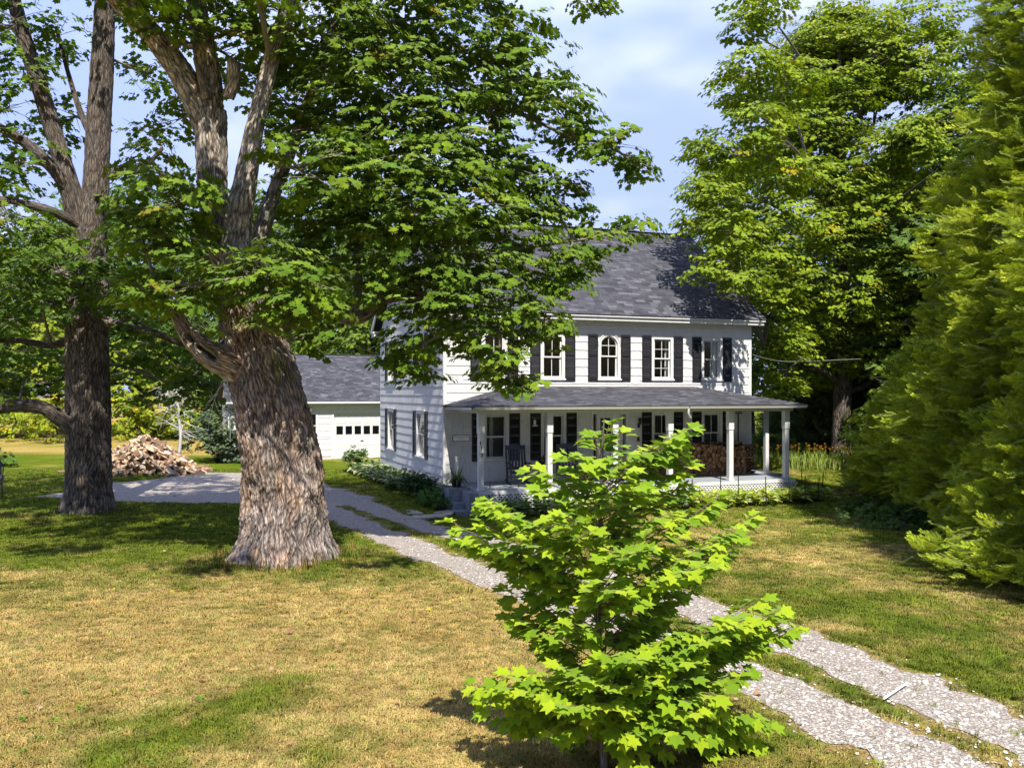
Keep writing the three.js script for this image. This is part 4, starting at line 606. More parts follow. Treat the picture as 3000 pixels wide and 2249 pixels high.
  const lobes = [
    // out of the frame above: they shade the lawn
    [180, -190, 15.5, 1.9], [420, -230, 16.5, 2.2], [640, -210, 17.4, 2.2], [860, -190, 18, 2.0], [1040, -150, 18.4, 1.6], [300, -420, 16.5, 2.2], [560, -480, 17, 2.4], [820, -420, 18, 2.2], [500, -260, 19.5, 2.2], [760, -300, 20, 2.2], [520, -120, 14.2, 1.3], [300, -90, 14, 1.2], [1270, 5, 18.6, 0.42, { from: [1230, -130, 18.4] }],
    ...[[-9, 11.2, 13.2, 1.4], [-6.8, 11.2, 12.0, 1.2], [-8.4, 12.8, 15, 1.4], [-10.6, 12, 15.5, 1.5], [-4.1, 9.2, 9.6, 0.7], [-7.6, 9.8, 11.2, 0.9], [-1.2, 9.4, 9.9, 0.6]].map(([x, y, d, r]) => [(x / d * FPX + 1500) / K, (HOR - (y - CAMY) / d * FPX) / K, d, r]),
    // the right side against the sky
    [690, 70, 17, 1.5], [800, 20, 18, 1.5], [930, 40, 18.2, 1.5], [1040, 95, 18.3, 1.15], [1120, 60, 18.5, 0.7], [1130, 170, 18.4, 1.05], [1210, 235, 18.5, 0.9], [1265, 300, 18.6, 0.7], [1340, 320, 18.7, 0.62], [1385, 365, 18.7, 0.42], [1060, 250, 18.2, 1.15], [960, 180, 18, 1.3], [850, 170, 17.5, 1.3], [750, 200, 17.3, 1.2], [690, 290, 17.2, 1.0], [800, 310, 17.2, 1.3], [920, 320, 17.4, 1.3], [1030, 360, 17.8, 1.0], [1130, 360, 18.2, 0.8], [1090, 450, 18, 0.95], [1185, 440, 18.4, 0.7], [1220, 400, 18.5, 0.5],
    [980, 440, 17, 1.25], [870, 440, 16.7, 1.3], [760, 430, 17, 1.15], [690, 440, 17.5, 0.9], [700, 530, 17.6, 0.9], [800, 540, 17, 1.1], [910, 550, 17, 1.25], [1030, 550, 17.4, 1.15], [1130, 560, 17.8, 0.9], [1230, 550, 18.2, 0.75], [1300, 515, 18.6, 0.55], [1375, 490, 18.8, 0.45], [1200, 600, 18, 0.6], [1010, 640, 17.2, 1.0], [900, 640, 17.2, 0.95], [1120, 680, 17.4, 0.8], [1190, 700, 17.4, 0.5], [1040, 740, 17.4, 0.9], [930, 720, 17.4, 0.85], [860, 770, 17.5, 0.55], [1080, 800, 17.4, 0.6], [1130, 830, 17.4, 0.35], [890, 800, 17.4, 0.4], [690, 730, 16.9, 0.35],
    // sprays before the trunk
    [588, 318, 15.3, 0.36], [690, 385, 15.3, 0.6], [740, 330, 15.8, 0.7], [580, 585, 15.2, 0.72], [650, 610, 15.3, 0.72], [510, 600, 15.2, 0.55], [420, 620, 15.3, 0.7], [330, 625, 15.4, 0.55], [280, 620, 15.6, 0.4], [590, 680, 15.3, 0.55], [690, 660, 15.5, 0.6],
    // the left side
    [425, 415, 15.4, 0.5], [345, 440, 15.5, 0.85], [300, 500, 15.7, 0.65], [390, 500, 15.6, 0.75], [330, 350, 16, 0.6], [400, 30, 16.2, 0.8], [540, 60, 16.8, 0.9], [600, 200, 17.6, 0.8], [530, 150, 19, 0.8], [650, 130, 18.5, 0.8], [380, 260, 17.9, 0.5], [590, 450, 19, 0.5], [420, 560, 18.5, 0.6],
  ].map(([x, y, d, r, ov]) => [at(x, y, d), r, ov]);
  finishTree(g, SPRIG[0], lobes, J, { cols: OLD, dens: 58, flat: 0.72, size: 1, grow: true });
  // a few dead twigs hanging below the hollow limb
  const tw = []; for (let i = 0; i < 5; i++) { const a = at(rr(486, 500), rr(800, 815), D - 0.42), b = at(rr(440, 510), rr(880, 950), D - 0.7), P = branchTo(a, b, rr(-0.3, 0.3)).map((p) => p.sub(O)); tw.push([P, 0.006, 0.002], [branchTo(P[4], P[4].clone().add(V3(rr(-0.3, 0.3), rr(-0.3, 0), 0)), 0.1), 0.004, 0.002]); } part(g, 'dead_twigs', twigGeo(tw), M.deadwood, 'stuff');
}
{ // the second maple, to the left
  seed(61); const D = 23.1, b0 = onGround(190, 1108), g = thing('roadside_maple', 'tall dark trunked maple standing left of the log heap', 'tree', V3(b0.x, 0, -D)), O = g.position;
  const tint = (p) => { const f = fbm(p.x * 6, p.y * 2, p.z * 6, 3), n = fbm(p.x * 2, p.y * 0.9 + 8, p.z * 2, 3), l = 0.36 + 0.42 * f, pale = step(0.58, 0.7, n); return [l * (1 + 0.35 * pale), l * (0.98 + 0.35 * pale), l * (0.96 + 0.38 * pale)]; };
  part(g, 'trunk', limb(own(px([[190, 1120, D, 0.72], [190, 1095, D, 0.63], [190, 1050, D, 0.56], [190, 950, D, 0.535], [190, 870, D, 0.54], [188, 780, D, 0.51], [190, 640, D, 0.50], [190, 560, D, 0.47], [192, 500, D, 0.44]]), O), { n: 150, m: 240, amp: 0.05, tint, k: 3, flare: (a, t) => 1 + 0.16 * step(0.1, 0, t) * (0.4 + Math.max(0, Math.sin(a * 5))) }), M.bark);
  const L = (pts, o = {}) => { const w = px(pts); part(g, 'limb', limb(own(w, O), { n: 30, m: 50, amp: 0.03, tint, ...o }), M.bark); return w.map((q) => q[0]); };
  const J = [...px([[190, 780, D, 0], [190, 600, D, 0]]).map((q) => q[0]),
    ...L([[195, 530, D, 0.40], [205, 420, D, 0.33], [213, 260, D, 0.30], [221, 120, D, 0.27], [226, 0, D, 0.24], [230, -180, D, 0.15]], { k: 1 }),
    ...L([[180, 530, D, 0.34], [160, 440, D - 0.2, 0.27], [128, 330, D - 0.3, 0.22], [85, 190, D - 0.4, 0.20], [45, 60, D - 0.5, 0.18], [10, -80, D - 0.6, 0.13]], { k: 2 }),
    ...L([[160, 430, D - 0.2, 0.17], [110, 360, D - 0.6, 0.15], [55, 310, D - 0.8, 0.13], [-20, 265, D - 1, 0.1]], { k: 3 }),
    ...L([[175, 490, D - 0.2, 0.14], [110, 455, D - 0.8, 0.10], [0, 430, D - 1.1, 0.08], [-60, 425, D - 1.2, 0.07]], { k: 4, n: 16, m: 30 }),
    ...L([[175, 940, D - 0.1, 0.30], [135, 908, D - 0.5, 0.20], [95, 882, D - 0.7, 0.17], [40, 876, D - 0.8, 0.165], [-40, 880, D - 0.9, 0.15], [-200, 840, D - 1, 0.08]], { k: 5 }),
    ...L([[205, 690, D, 0.2], [260, 705, D - 0.1, 0.12], [330, 718, D - 0.1, 0.10], [400, 745, D, 0.07], [470, 760, D, 0.04]], { k: 6, n: 14, m: 30 }),
    ...L([[175, 730, D, 0.13], [110, 745, D - 0.2, 0.09], [40, 735, D - 0.3, 0.07], [-60, 740, D - 0.3, 0.05]], { k: 7, n: 14, m: 30 }),
    ...L([[210, 390, D, 0.12], [255, 372, D + 0.1, 0.1], [300, 370, D + 0.2, 0.07], [350, 320, D + 0.3, 0.05]], { k: 8, n: 14, m: 26 }),
    ...L([[215, 330, D, 0.10], [180, 260, D + 0.2, 0.08], [150, 170, D + 0.4, 0.06], [120, 60, D + 0.5, 0.04]], { k: 9, n: 14, m: 26 })];
  const lobes = [[-80, -130, 22, 2.0], [120, -110, 22.5, 1.3], [300, -90, 22, 1.3], [-180, 60, 22.5, 2.2], [-150, 330, 22.5, 2.0], [-160, 600, 22.5, 2.0], [-150, 800, 22.4, 1.8],
    [30, 40, 22.2, 1.0], [130, 90, 24, 0.9], [60, 150, 22.3, 0.7], [300, 40, 24, 1.1], [330, 170, 24.2, 1.0], [160, 250, 24.2, 0.8], [20, 230, 22.5, 0.9], [30, 350, 22.3, 1.0], [100, 290, 24.3, 0.6], [320, 290, 24, 0.7], [15, 470, 22, 1.2], [90, 500, 22.0, 0.7], [40, 590, 21.6, 1.2], [140, 590, 21.6, 1.0], [220, 560, 21.8, 0.9], [260, 620, 21.8, 0.75], [90, 660, 21.8, 1.0], [10, 690, 22, 0.9], [200, 640, 21.9, 0.5], [260, 460, 23.4, 0.8], [120, 780, 24, 0.7], [60, 800, 23, 0.9], [10, 850, 22.6, 0.55],
    [300, 690, 23, 0.7], [360, 740, 23.4, 0.95], [430, 780, 23.6, 0.95], [330, 810, 24, 0.95], [410, 850, 24, 0.8], [470, 740, 24, 0.6], [290, 770, 24, 0.6], [480, 840, 24, 0.5]].map(([x, y, d, r, ov]) => [at(x, y, d), r, ov]);
  finishTree(g, SPRIG[2], lobes, J, { cols: DEEP, dens: 40, flat: 0.75, size: 1.1, grow: true });
}
{ // the big maple at the right end of the house
  seed(71); const g = thing('lawn_maple', 'full round maple rising over the right end of the house roof', 'tree', V3(13.6, 0, -36.6)), O = g.position;
  const tint = (p) => { const l = 0.35 + 0.4 * fbm(p.x * 5, p.y * 2, p.z * 5, 3); return [l, l * 0.97, l * 0.93]; };
  part(g, 'trunk', limb([[V3(0, -0.1, 0), 0.55], [V3(0, 0.4, 0), 0.42], [V3(0.05, 3, 0), 0.36], [V3(-0.1, 7, 0.2), 0.30], [V3(-0.3, 12, 0.4), 0.2], [V3(-0.2, 17, 0.3), 0.08]], { n: 40, m: 80, amp: 0.04, tint }), M.bark);
  const J = [], addLimb = (y0, ang, len, up, r) => { const a = V3(0, y0, 0), e = V3(Math.cos(ang) * len, y0 + up, Math.sin(ang) * len), m = a.clone().lerp(e, 0.5).add(V3(0, up * 0.12, 0)); part(g, 'limb', limb([[a, r], [m, r * 0.65], [e, r * 0.25]], { n: 12, m: 20, amp: 0.01, tint }), M.bark); for (const t of [0.35, 0.6, 0.8, 1]) J.push(a.clone().lerp(e, t).add(O)); };
  for (let i = 0; i < 26; i++) addLimb(3 + i * 0.5, i * 2.4, lerp(6.4, 2.4, i / 26) * rr(0.8, 1.1), rr(1.2, 3.2), lerp(0.14, 0.07, i / 26));
  const lobes = []; // silhouette lobes read off the photograph, then layered pads through the volume
  for (const [x, y, d, r] of [[1640, 10, 31, 1.0], [1600, 60, 31, 0.8], [1620, 150, 30.5, 1.1], [1580, 200, 30.8, 0.7], [1640, 270, 30, 1.2], [1560, 330, 30, 0.9], [1520, 320, 30.3, 0.6], [1540, 420, 29.6, 1.0], [1500, 480, 29.6, 0.6], [1590, 500, 29.2, 1.1], [1560, 560, 29, 0.8], [1520, 590, 28.6, 0.45], [1600, 610, 28.4, 0.7], [1660, 560, 28.6, 1.0], [1680, 640, 28.8, 0.9], [1700, 740, 30, 1.0], [1680, 830, 31.5, 0.8], [1750, 800, 30.5, 1.1], [1760, 700, 29, 1.1], [1840, 780, 30, 1.2], [1900, 700, 29, 1.2], [1830, 640, 28, 1.2], [1740, 600, 28, 1.1], [1780, 500, 27.8, 1.2], [1680, 470, 28.4, 1.1], [1700, 380, 28.6, 1.2], [1810, 400, 27.8, 1.2], [1760, 290, 28.6, 1.2], [1900, 330, 28, 1.2], [1900, 460, 27.8, 1.2], [1930, 580, 28, 1.2], [1700, 180, 29.4, 1.2], [1830, 190, 28.8, 1.2], [1760, 90, 30, 1.2], [1880, 80, 29.4, 1.2], [1980, 160, 29, 1.2], [1990, 40, 30, 1.2], [2060, 100, 30, 1.0], [2040, 250, 29, 1.1], [2010, 380, 28.6, 1.2], [2090, 180, 31, 0.9], [2060, 480, 29, 1.1], [1990, 500, 29, 1.1], [2010, 680, 29.5, 1.2], [1960, 780, 31, 1.1], [1880, 850, 32, 0.9], [1780, 880, 33, 0.8]]) lobes.push([at(x, y, d + (x > 1720 ? 7 : x > 1650 ? 3 : 0.3)), r * (x > 1720 ? 1.32 : x > 1650 ? 1.18 : 1.08), {}]);
  for (let i = 0; i < 120; i++) { const y = rr(3.6, 19.5), t = (y - 3.6) / 16, R = 5.6 * Math.sin(Math.PI * Math.min(1, 0.28 + 0.74 * t)) ** 0.8, a = rr(0, 6.283), q = Math.sqrt(rr(0.15, 1)) * R; const X = 14 + Math.cos(a) * q * 1.15, Z = -38 + Math.sin(a) * q; if (Z > -36 && y < 12) continue; lobes.push([V3(X, y, Z), rr(0.8, 1.3), { cols: WARM }]); }
  finishTree(g, SPRIG[1], lobes, J, { cols: WARM, dens: 72, flat: 0.62, size: 1.12, up: 0.7 });
}
// feathery evergreens along the right edge
function spray(n, w) { const pos = [], col = [], tri = (a, b, c, l) => { for (const q of [a, b, c]) { pos.push(...q); col.push(l * rr(0.95, 1.05), l, l * 0.95); } };
  const seg = (x, y, z, dx, dz, len, wd, l) => { const nx = -dz * wd, nz = dx * wd, ey = y - len * 0.3; tri([x - nx, y, z - nz], [x + nx, y, z + nz], [x + dx * len, ey, z + dz * len], l); };
  seg(0, 0, 0, 1, 0, 1, 0.012, 0.8);
  for (let i = 1; i < n; i++) { const t = i / n, L = (1 - t) * w * rr(0.6, 1.3) + 0.08, y = -0.22 * t * t + rr(-0.03, 0.03); for (const s of [1, -1]) { const a = s * rr(0.55, 0.85), dx = Math.cos(a), dz = Math.sin(a), l = rr(0.75, 1.3); seg(t, y, 0, dx, dz, L, 0.013, l); for (let k = 1; k < 5; k++) { const u = k / 5.2 * L; for (const q of [0.6, -0.6]) { const b = a + q; seg(t + dx * u, y - u * 0.12, dz * u, Math.cos(b), Math.sin(b), (L - u) * 0.5 + 0.05, 0.013, l * rr(0.9, 1.2)); } } } }
  const g = new THREE.BufferGeometry(); g.setAttribute('position', new THREE.BufferAttribute(new Float32Array(pos), 3)); g.setAttribute('color', new THREE.BufferAttribute(new Float32Array(col), 3)); g.computeVertexNormals(); return g; }
seed(81); const SPRAY = spray(10, 0.42);
function cedar(name, label, x, d, h, R, n, cols, group, low = 0.15, sz = 1) {
  const g = thing(name, label, 'evergreen', V3(x, 0, -d), 0, group), list = [], k = rnd() * 50, tw = [];
  part(g, 'trunk', limb([[V3(0, -0.1, 0), R * 0.07 + 0.05], [V3(0.05, h * 0.5, 0), R * 0.04 + 0.03], [V3(0, h * 0.97, 0), 0.015]], { n: 10, m: 20, amp: 0.01, tint: () => [0.5, 0.45, 0.4] }), M.bark);
  for (let i = 0; i < n; i++) {
    const t = 1 - Math.sqrt(rnd()) * (1 - low / h) * 0.999, y = low + (h - low) * t * 0.999, a = rr(0, 6.283), prof = R * Math.pow(1 - (y / h), 0.72) * (0.62 + 0.75 * noise(Math.cos(a) * 2.6 + k, y * 0.8, Math.sin(a) * 2.6)) + 0.08, q = prof * (rnd() < 0.75 ? rr(0.72, 1.05) : rr(0.3, 0.75));
    const out = V3(Math.cos(a), 0, Math.sin(a)), dir = out.clone().multiplyScalar(1).add(V3(rr(-0.7, 0.7), rr(-0.25, 0.9), rr(-0.7, 0.7))).normalize(), side = V3(rr(-0.8, 0.8) + out.x * 0.5, rr(0.3, 1.2), rr(-0.8, 0.8) + out.z * 0.5); const nrm = side.addScaledVector(dir, -side.dot(dir)).normalize(), l = rr(0.75, 1.25), tt = rnd();
    list.push({ p: V3(out.x * q, y, out.z * q).addScaledVector(dir, -0.2), q: Q().setFromRotationMatrix(new THREE.Matrix4().makeBasis(dir, nrm, dir.clone().cross(nrm))), s: rr(0.30, 0.56) * sz, c: [0, 1, 2].map((j) => lerp(cols[0][j], cols[1][j], tt) * l) });
    if (i % 26 === 0) tw.push([branchTo(V3(0, y * 0.92, 0), V3(out.x * q, y, out.z * q), -0.05), 0.02, 0.006]);
  }
  part(g, 'branches', twigGeo(tw), M.twig, 'stuff'); instanced(g, 'foliage', SPRAY, M.needle, list); return g;
}
const CED = [[0.20, 0.29, 0.014], [0.40, 0.45, 0.026]], HEM = [[0.075, 0.145, 0.035], [0.15, 0.225, 0.06]];
cedar('cedar', 'tallest feathery cedar of the hedge, reaching above the lawn maple', 12.4, 18.2, 21, 3.8, 22000, CED, 'cedars along the lawn edge', 0.25);
cedar('cedar', 'wide cedar with boughs down to the grass beside the driveway lawn', 10.9, 13.4, 12, 3.5, 15000, CED, 'cedars along the lawn edge', 0.15);
cedar('cedar', 'bushy mid height cedar between the tallest and the smallest cedar', 12.5, 23.2, 8.6, 3.2, 11500, CED, 'cedars along the lawn edge', 0.2);
cedar('cedar', 'smallest cedar with low sweeping boughs near the daylilies', 13.6, 27.6, 6.2, 2.5, 7500, [[0.10, 0.175, 0.015], [0.20, 0.27, 0.022]], 'cedars along the lawn edge', 0.15);
cedar('hemlock', 'blue green hemlock behind the side porch post', 14.2, 40, 7.5, 3.0, 3200, HEM, 'hemlocks behind the house', 0.1, 1.5);
cedar('hemlock', 'low blue green hemlock beside the daylily bank', 16.2, 42, 6.0, 2.6, 2600, HEM, 'hemlocks behind the house', 0.1, 1.5);

// ------------------------------------------------------------------ woods behind
seed(91);
const BIG = mapleSprig(14, 0.20, 0.62);
function woodTree(name, label, x, d, h, R, cols, group, low = 0.25, nl = 18) {
  const g = thing(name, label, 'tree', V3(x, 0, -d), 0, group), O = g.position, lobes = [], J = [];
  part(g, 'trunk', limb([[V3(0, -0.1, 0), h * 0.02 + 0.06], [V3(rr(-0.3, 0.3), h * 0.4, 0), h * 0.013 + 0.04], [V3(rr(-0.4, 0.4), h * 0.85, 0), 0.04]], { n: 10, m: 16, amp: 0.01, tint: () => [0.6, 0.57, 0.53] }), M.bark);
  for (let i = 1; i < 8; i++) J.push(V3(0, h * (low + (0.9 - low) * i / 8), 0).add(O));
  for (let i = 0; i < nl; i++) { const t = (i + rnd()) / nl, y = h * lerp(low, 0.97, t), rad = R * Math.sqrt(Math.max(0.05, 1 - (2 * t - 0.9) ** 2 / 1.3)), a = i * 2.4 + rr(-0.5, 0.5), q = rad * Math.sqrt(rr(0.1, 0.8)); lobes.push([V3(O.x + Math.cos(a) * q, y, O.z + Math.sin(a) * q), R * rr(0.34, 0.5), {}]); }
  finishTree(g, BIG, lobes, J, { cols, dens: 16, flat: 0.75, size: 1.4, up: 0.6 }); return g;
}
const WOOD = [[[0.085, 0.160, 0.016], [0.165, 0.245, 0.022]], [[0.060, 0.125, 0.018], [0.12, 0.195, 0.026]], [[0.19, 0.265, 0.014], [0.32, 0.37, 0.02]]];
for (const [x, d, h, R, c, l] of [
  [-27, 66, 16, 5.5, 1, 'dark leafy wood tree at the far left of the hay field'], [-21, 70, 19, 6, 0, 'tall wood tree behind the hay field'], [-31, 62, 9, 4, 2, 'yellow green young tree at the hay field edge'], [-24, 60, 6.5, 3.4, 2, 'low yellow green tree at the edge of the hay field'], [-16, 68, 17, 6, 1, 'dark wood tree behind the heap of logs'], [-11.5, 64, 12, 5, 0, 'mid green tree beyond the grey green bush'], [-8, 60, 13.5, 5, 0, 'round green tree behind the left end of the garage'], [-2.5, 62, 15, 5.5, 0, 'round green tree behind the garage roof'], [-5.5, 66, 16, 5.5, 1, 'darker tree standing behind the garage trees'], [2, 64, 12, 5, 1, 'dark tree behind the house gable'],
  [14, 52, 13, 5, 1, 'dark wood tree behind the right end of the house'], [19, 48, 15, 5, 1, 'dark wood tree behind the hemlocks'], [23, 44, 16, 5, 0, 'mid green wood tree behind the cedars'], [17, 41, 8, 3.4, 0, 'small bright leaved tree above the daylily bank'], [27, 40, 17, 5.5, 1, 'tall dark wood tree at the right edge of the woods'], [20, 36.5, 16, 4.5, 0, 'slim green wood tree rising behind the cedars'], [21, 30, 15, 4.6, 1, 'dark tree close behind the tall cedar'], [-37, 72, 18, 6, 0, 'wide wood tree at the end of the field'], [17.5, 36, 11, 3.6, 1, 'dark undergrowth tree beside the lawn maple'], [15.6, 34.5, 5, 2.3, 0, 'leafy sapling thicket under the lawn maple'],
  [-41, 68, 17, 6, 1, 'dark tree at the outer left end of the woods'], [-34, 66, 15, 5.5, 0, 'round tree left of the young yellow green tree'], [-29.5, 70, 20, 6, 1, 'tallest dark tree behind the roadside maple'], [-24.5, 74, 18, 6, 0, 'broad tree behind the low yellow green tree'], [-18.5, 72, 15, 5.5, 1, 'dark tree deep behind the log heap'], [-13.5, 70, 18, 5.5, 0, 'tall green tree behind the lilac bushes'], [-36, 61, 8, 3.8, 0, 'small green tree at the left end of the field edge'], [-20, 62, 8.5, 3.8, 1, 'small dark tree at the field edge behind the heap'], [-14.5, 58, 6.5, 3.2, 0, 'low green tree just behind the lilac bushes']])
  woodTree('wood_tree', l, x, d, h, R, WOOD[c], 'trees of the surrounding woods', h < 7 ? 0.05 : h < 12 ? 0.12 : 0.2, h < 10 ? 14 : 22);
// bushes and undergrowth
function bush(name, label, x, d, h, R, cols, sprig, size, n, group, o = {}) {
  const g = thing(name, label, 'bush', V3(x, 0, -d), 0, group), list = [], tw = [], O = g.position.clone();
  for (let i = 0; i < n; i++) { const a = rr(0, 6.283), q = R * Math.sqrt(rnd()) * 0.75, c = V3(x + Math.cos(a) * q, h * rr(0.2, 0.72) * (1 - 0.3 * (q / R)), -d + Math.sin(a) * q); fillLobe(list, c, R * rr(0.3, 0.5), { dens: 12, cols, size, flat: 0.8, up: 0.55, ...o }); tw.push([branchTo(V3(rr(-0.2, 0.2), 0, rr(-0.2, 0.2)), c.clone().sub(O), 0.1), 0.014, 0.005]); }
  for (const e of list) { e.p.sub(O); e.p.y = Math.max(0.04, e.p.y); } g.position.y = dip(x, d); part(g, 'stems', twigGeo(tw), M.twig, 'stuff'); instanced(g, 'foliage', sprig, M.leaf, list); return g;
}
// plain oval leaves for shrubs
function ovalSprig(n, L, W, spread, up = 0.4) { const pos = [], col = []; for (let i = 0; i < n; i++) { const a = rr(0, 6.283), y = rr(0, spread), d = V3(Math.cos(a), rr(-0.2, up), Math.sin(a)).normalize(), s = V3(-d.z, 0, d.x).normalize(), p = V3(Math.cos(a) * 0.02, y, Math.sin(a) * 0.02), m = p.clone().addScaledVector(d, L * 0.5), e = p.clone().addScaledVector(d, L).add(V3(0, -L * 0.2, 0)), A = m.clone().addScaledVector(s, W), B = m.clone().addScaledVector(s, -W), l = rr(0.75, 1.25); m.y += 0.0; for (const q of [p, A, m, p, m, B, m, A, e, m, e, B]) { pos.push(q.x, q.y - (q === m ? W * 0.3 : 0), q.z); col.push(l, l, l); } } const g = new THREE.BufferGeometry(); g.setAttribute('position', new THREE.BufferAttribute(new Float32Array(pos), 3)); g.setAttribute('color', new THREE.BufferAttribute(new Float32Array(col), 3)); g.computeVertexNormals(); return g; }
seed(95); const OVAL = ovalSprig(16, 0.16, 0.04, 0.18), SMALL = ovalSprig(14, 0.10, 0.035, 0.08);
bush('lilac_bush', 'large grey green lilac bush between the log heap and the garage', -12.4, 40.5, 2.9, 2.2, [[0.075, 0.125, 0.055], [0.15, 0.20, 0.10]], OVAL, 1.3, 22, null, { dens: 34 });
bush('lilac_bush', 'grey green bush touching the garage corner', -10.4, 42.0, 2.3, 1.5, [[0.075, 0.125, 0.055], [0.15, 0.20, 0.10]], OVAL, 1.3, 14, null, { dens: 34 });
for (const [x, d, h, R, c, l] of [[-28, 55, 3.2, 2.6, 2, 'yellow green bush at the left end of the hay field'], [-24, 58, 3.0, 2.4, 2, 'bright yellow green bush at the hay field edge behind the dark trunk'], [-20.5, 58, 2.6, 2.2, 2, 'yellow green bush behind the roadside maple trunk'], [-17.5, 60, 2.2, 2, 0, 'green bush beyond the log heap'], [-33, 52, 3, 2.4, 0, 'green bush far out on the field edge'], [14.5, 31.8, 1.6, 1.5, 1, 'dark low bush under the lawn maple'], [14.6, 28.8, 1.3, 1.3, 0, 'green undergrowth at the foot of the low cedar'], [17.5, 34, 2.6, 2.2, 1, 'dark bush at the end of the daylily bank'], [-21.5, 37, 0.9, 0.9, 1, 'small shrub at the left edge of the lawn'], [-31, 58, 3.4, 2.8, 2, 'yellow green bush left of the bright bush row'], [-26, 60, 3.6, 2.8, 0, 'green bush in the middle of the bush row'], [-22, 61, 3.4, 2.8, 1, 'dark green bush in the bush row behind the trunk'], [-14, 56, 2.4, 2.2, 0, 'green bush left of the lilac bush'], [-35.5, 57, 3.6, 2.8, 1, 'dark bush at the far left of the bush row']]) bush('field_bush', l, x, d, h, R, WOOD[c], SPRIG[2], 1.2, 9, 'bushes at the edge of the woods');
bush('bramble_cover', 'low leafy ground cover at the foot of the cedars', 9.9, 21, 0.55, 1.9, [[0.05, 0.11, 0.015], [0.10, 0.18, 0.02]], SMALL, 1.2, 30, 'ground cover under the cedars', { flat: 0.3 });
bush('bramble_cover', 'trailing ground cover between the two nearest cedars', 10.6, 24.5, 0.6, 1.8, [[0.06, 0.12, 0.015], [0.13, 0.21, 0.02]], SMALL, 1.2, 30, 'ground cover under the cedars', { flat: 0.3 });
{ // tangle of dead branches behind the second maple
  seed(97); const g = thing('dead_branches', 'tangle of bleached dead branches hanging beyond the log heap', 'branches', V3(-14.3, 0, -38)), O = g.position, tw = [], m = V3(-14.3, 2.2, -38); tw.push([[V3(0, -0.05, 0), V3(0.1, 1.2, 0), V3(0, 2.4, 0), V3(-0.1, 3.6, 0.1)], 0.09, 0.03]);
  for (let i = 0; i < 46; i++) { const a = V3(rr(-0.3, 0.3), rr(1.4, 3.6), rr(-0.3, 0.3)), e = a.clone().add(V3(rr(-1.1, 1.1), rr(-0.7, 0.5), rr(-0.7, 0.7))); const P = branchTo(a, e, rr(-0.2, 0.2)); tw.push([P, 0.02, 0.006]); for (let k = 0; k < 3; k++) tw.push([branchTo(P[3 + k], P[3 + k].clone().add(V3(rr(-0.4, 0.4), rr(-0.35, 0.2), rr(-0.3, 0.3))), 0.1), 0.010, 0.004]); }
  part(g, 'twigs', twigGeo(tw), M.deadwood, 'stuff');
}

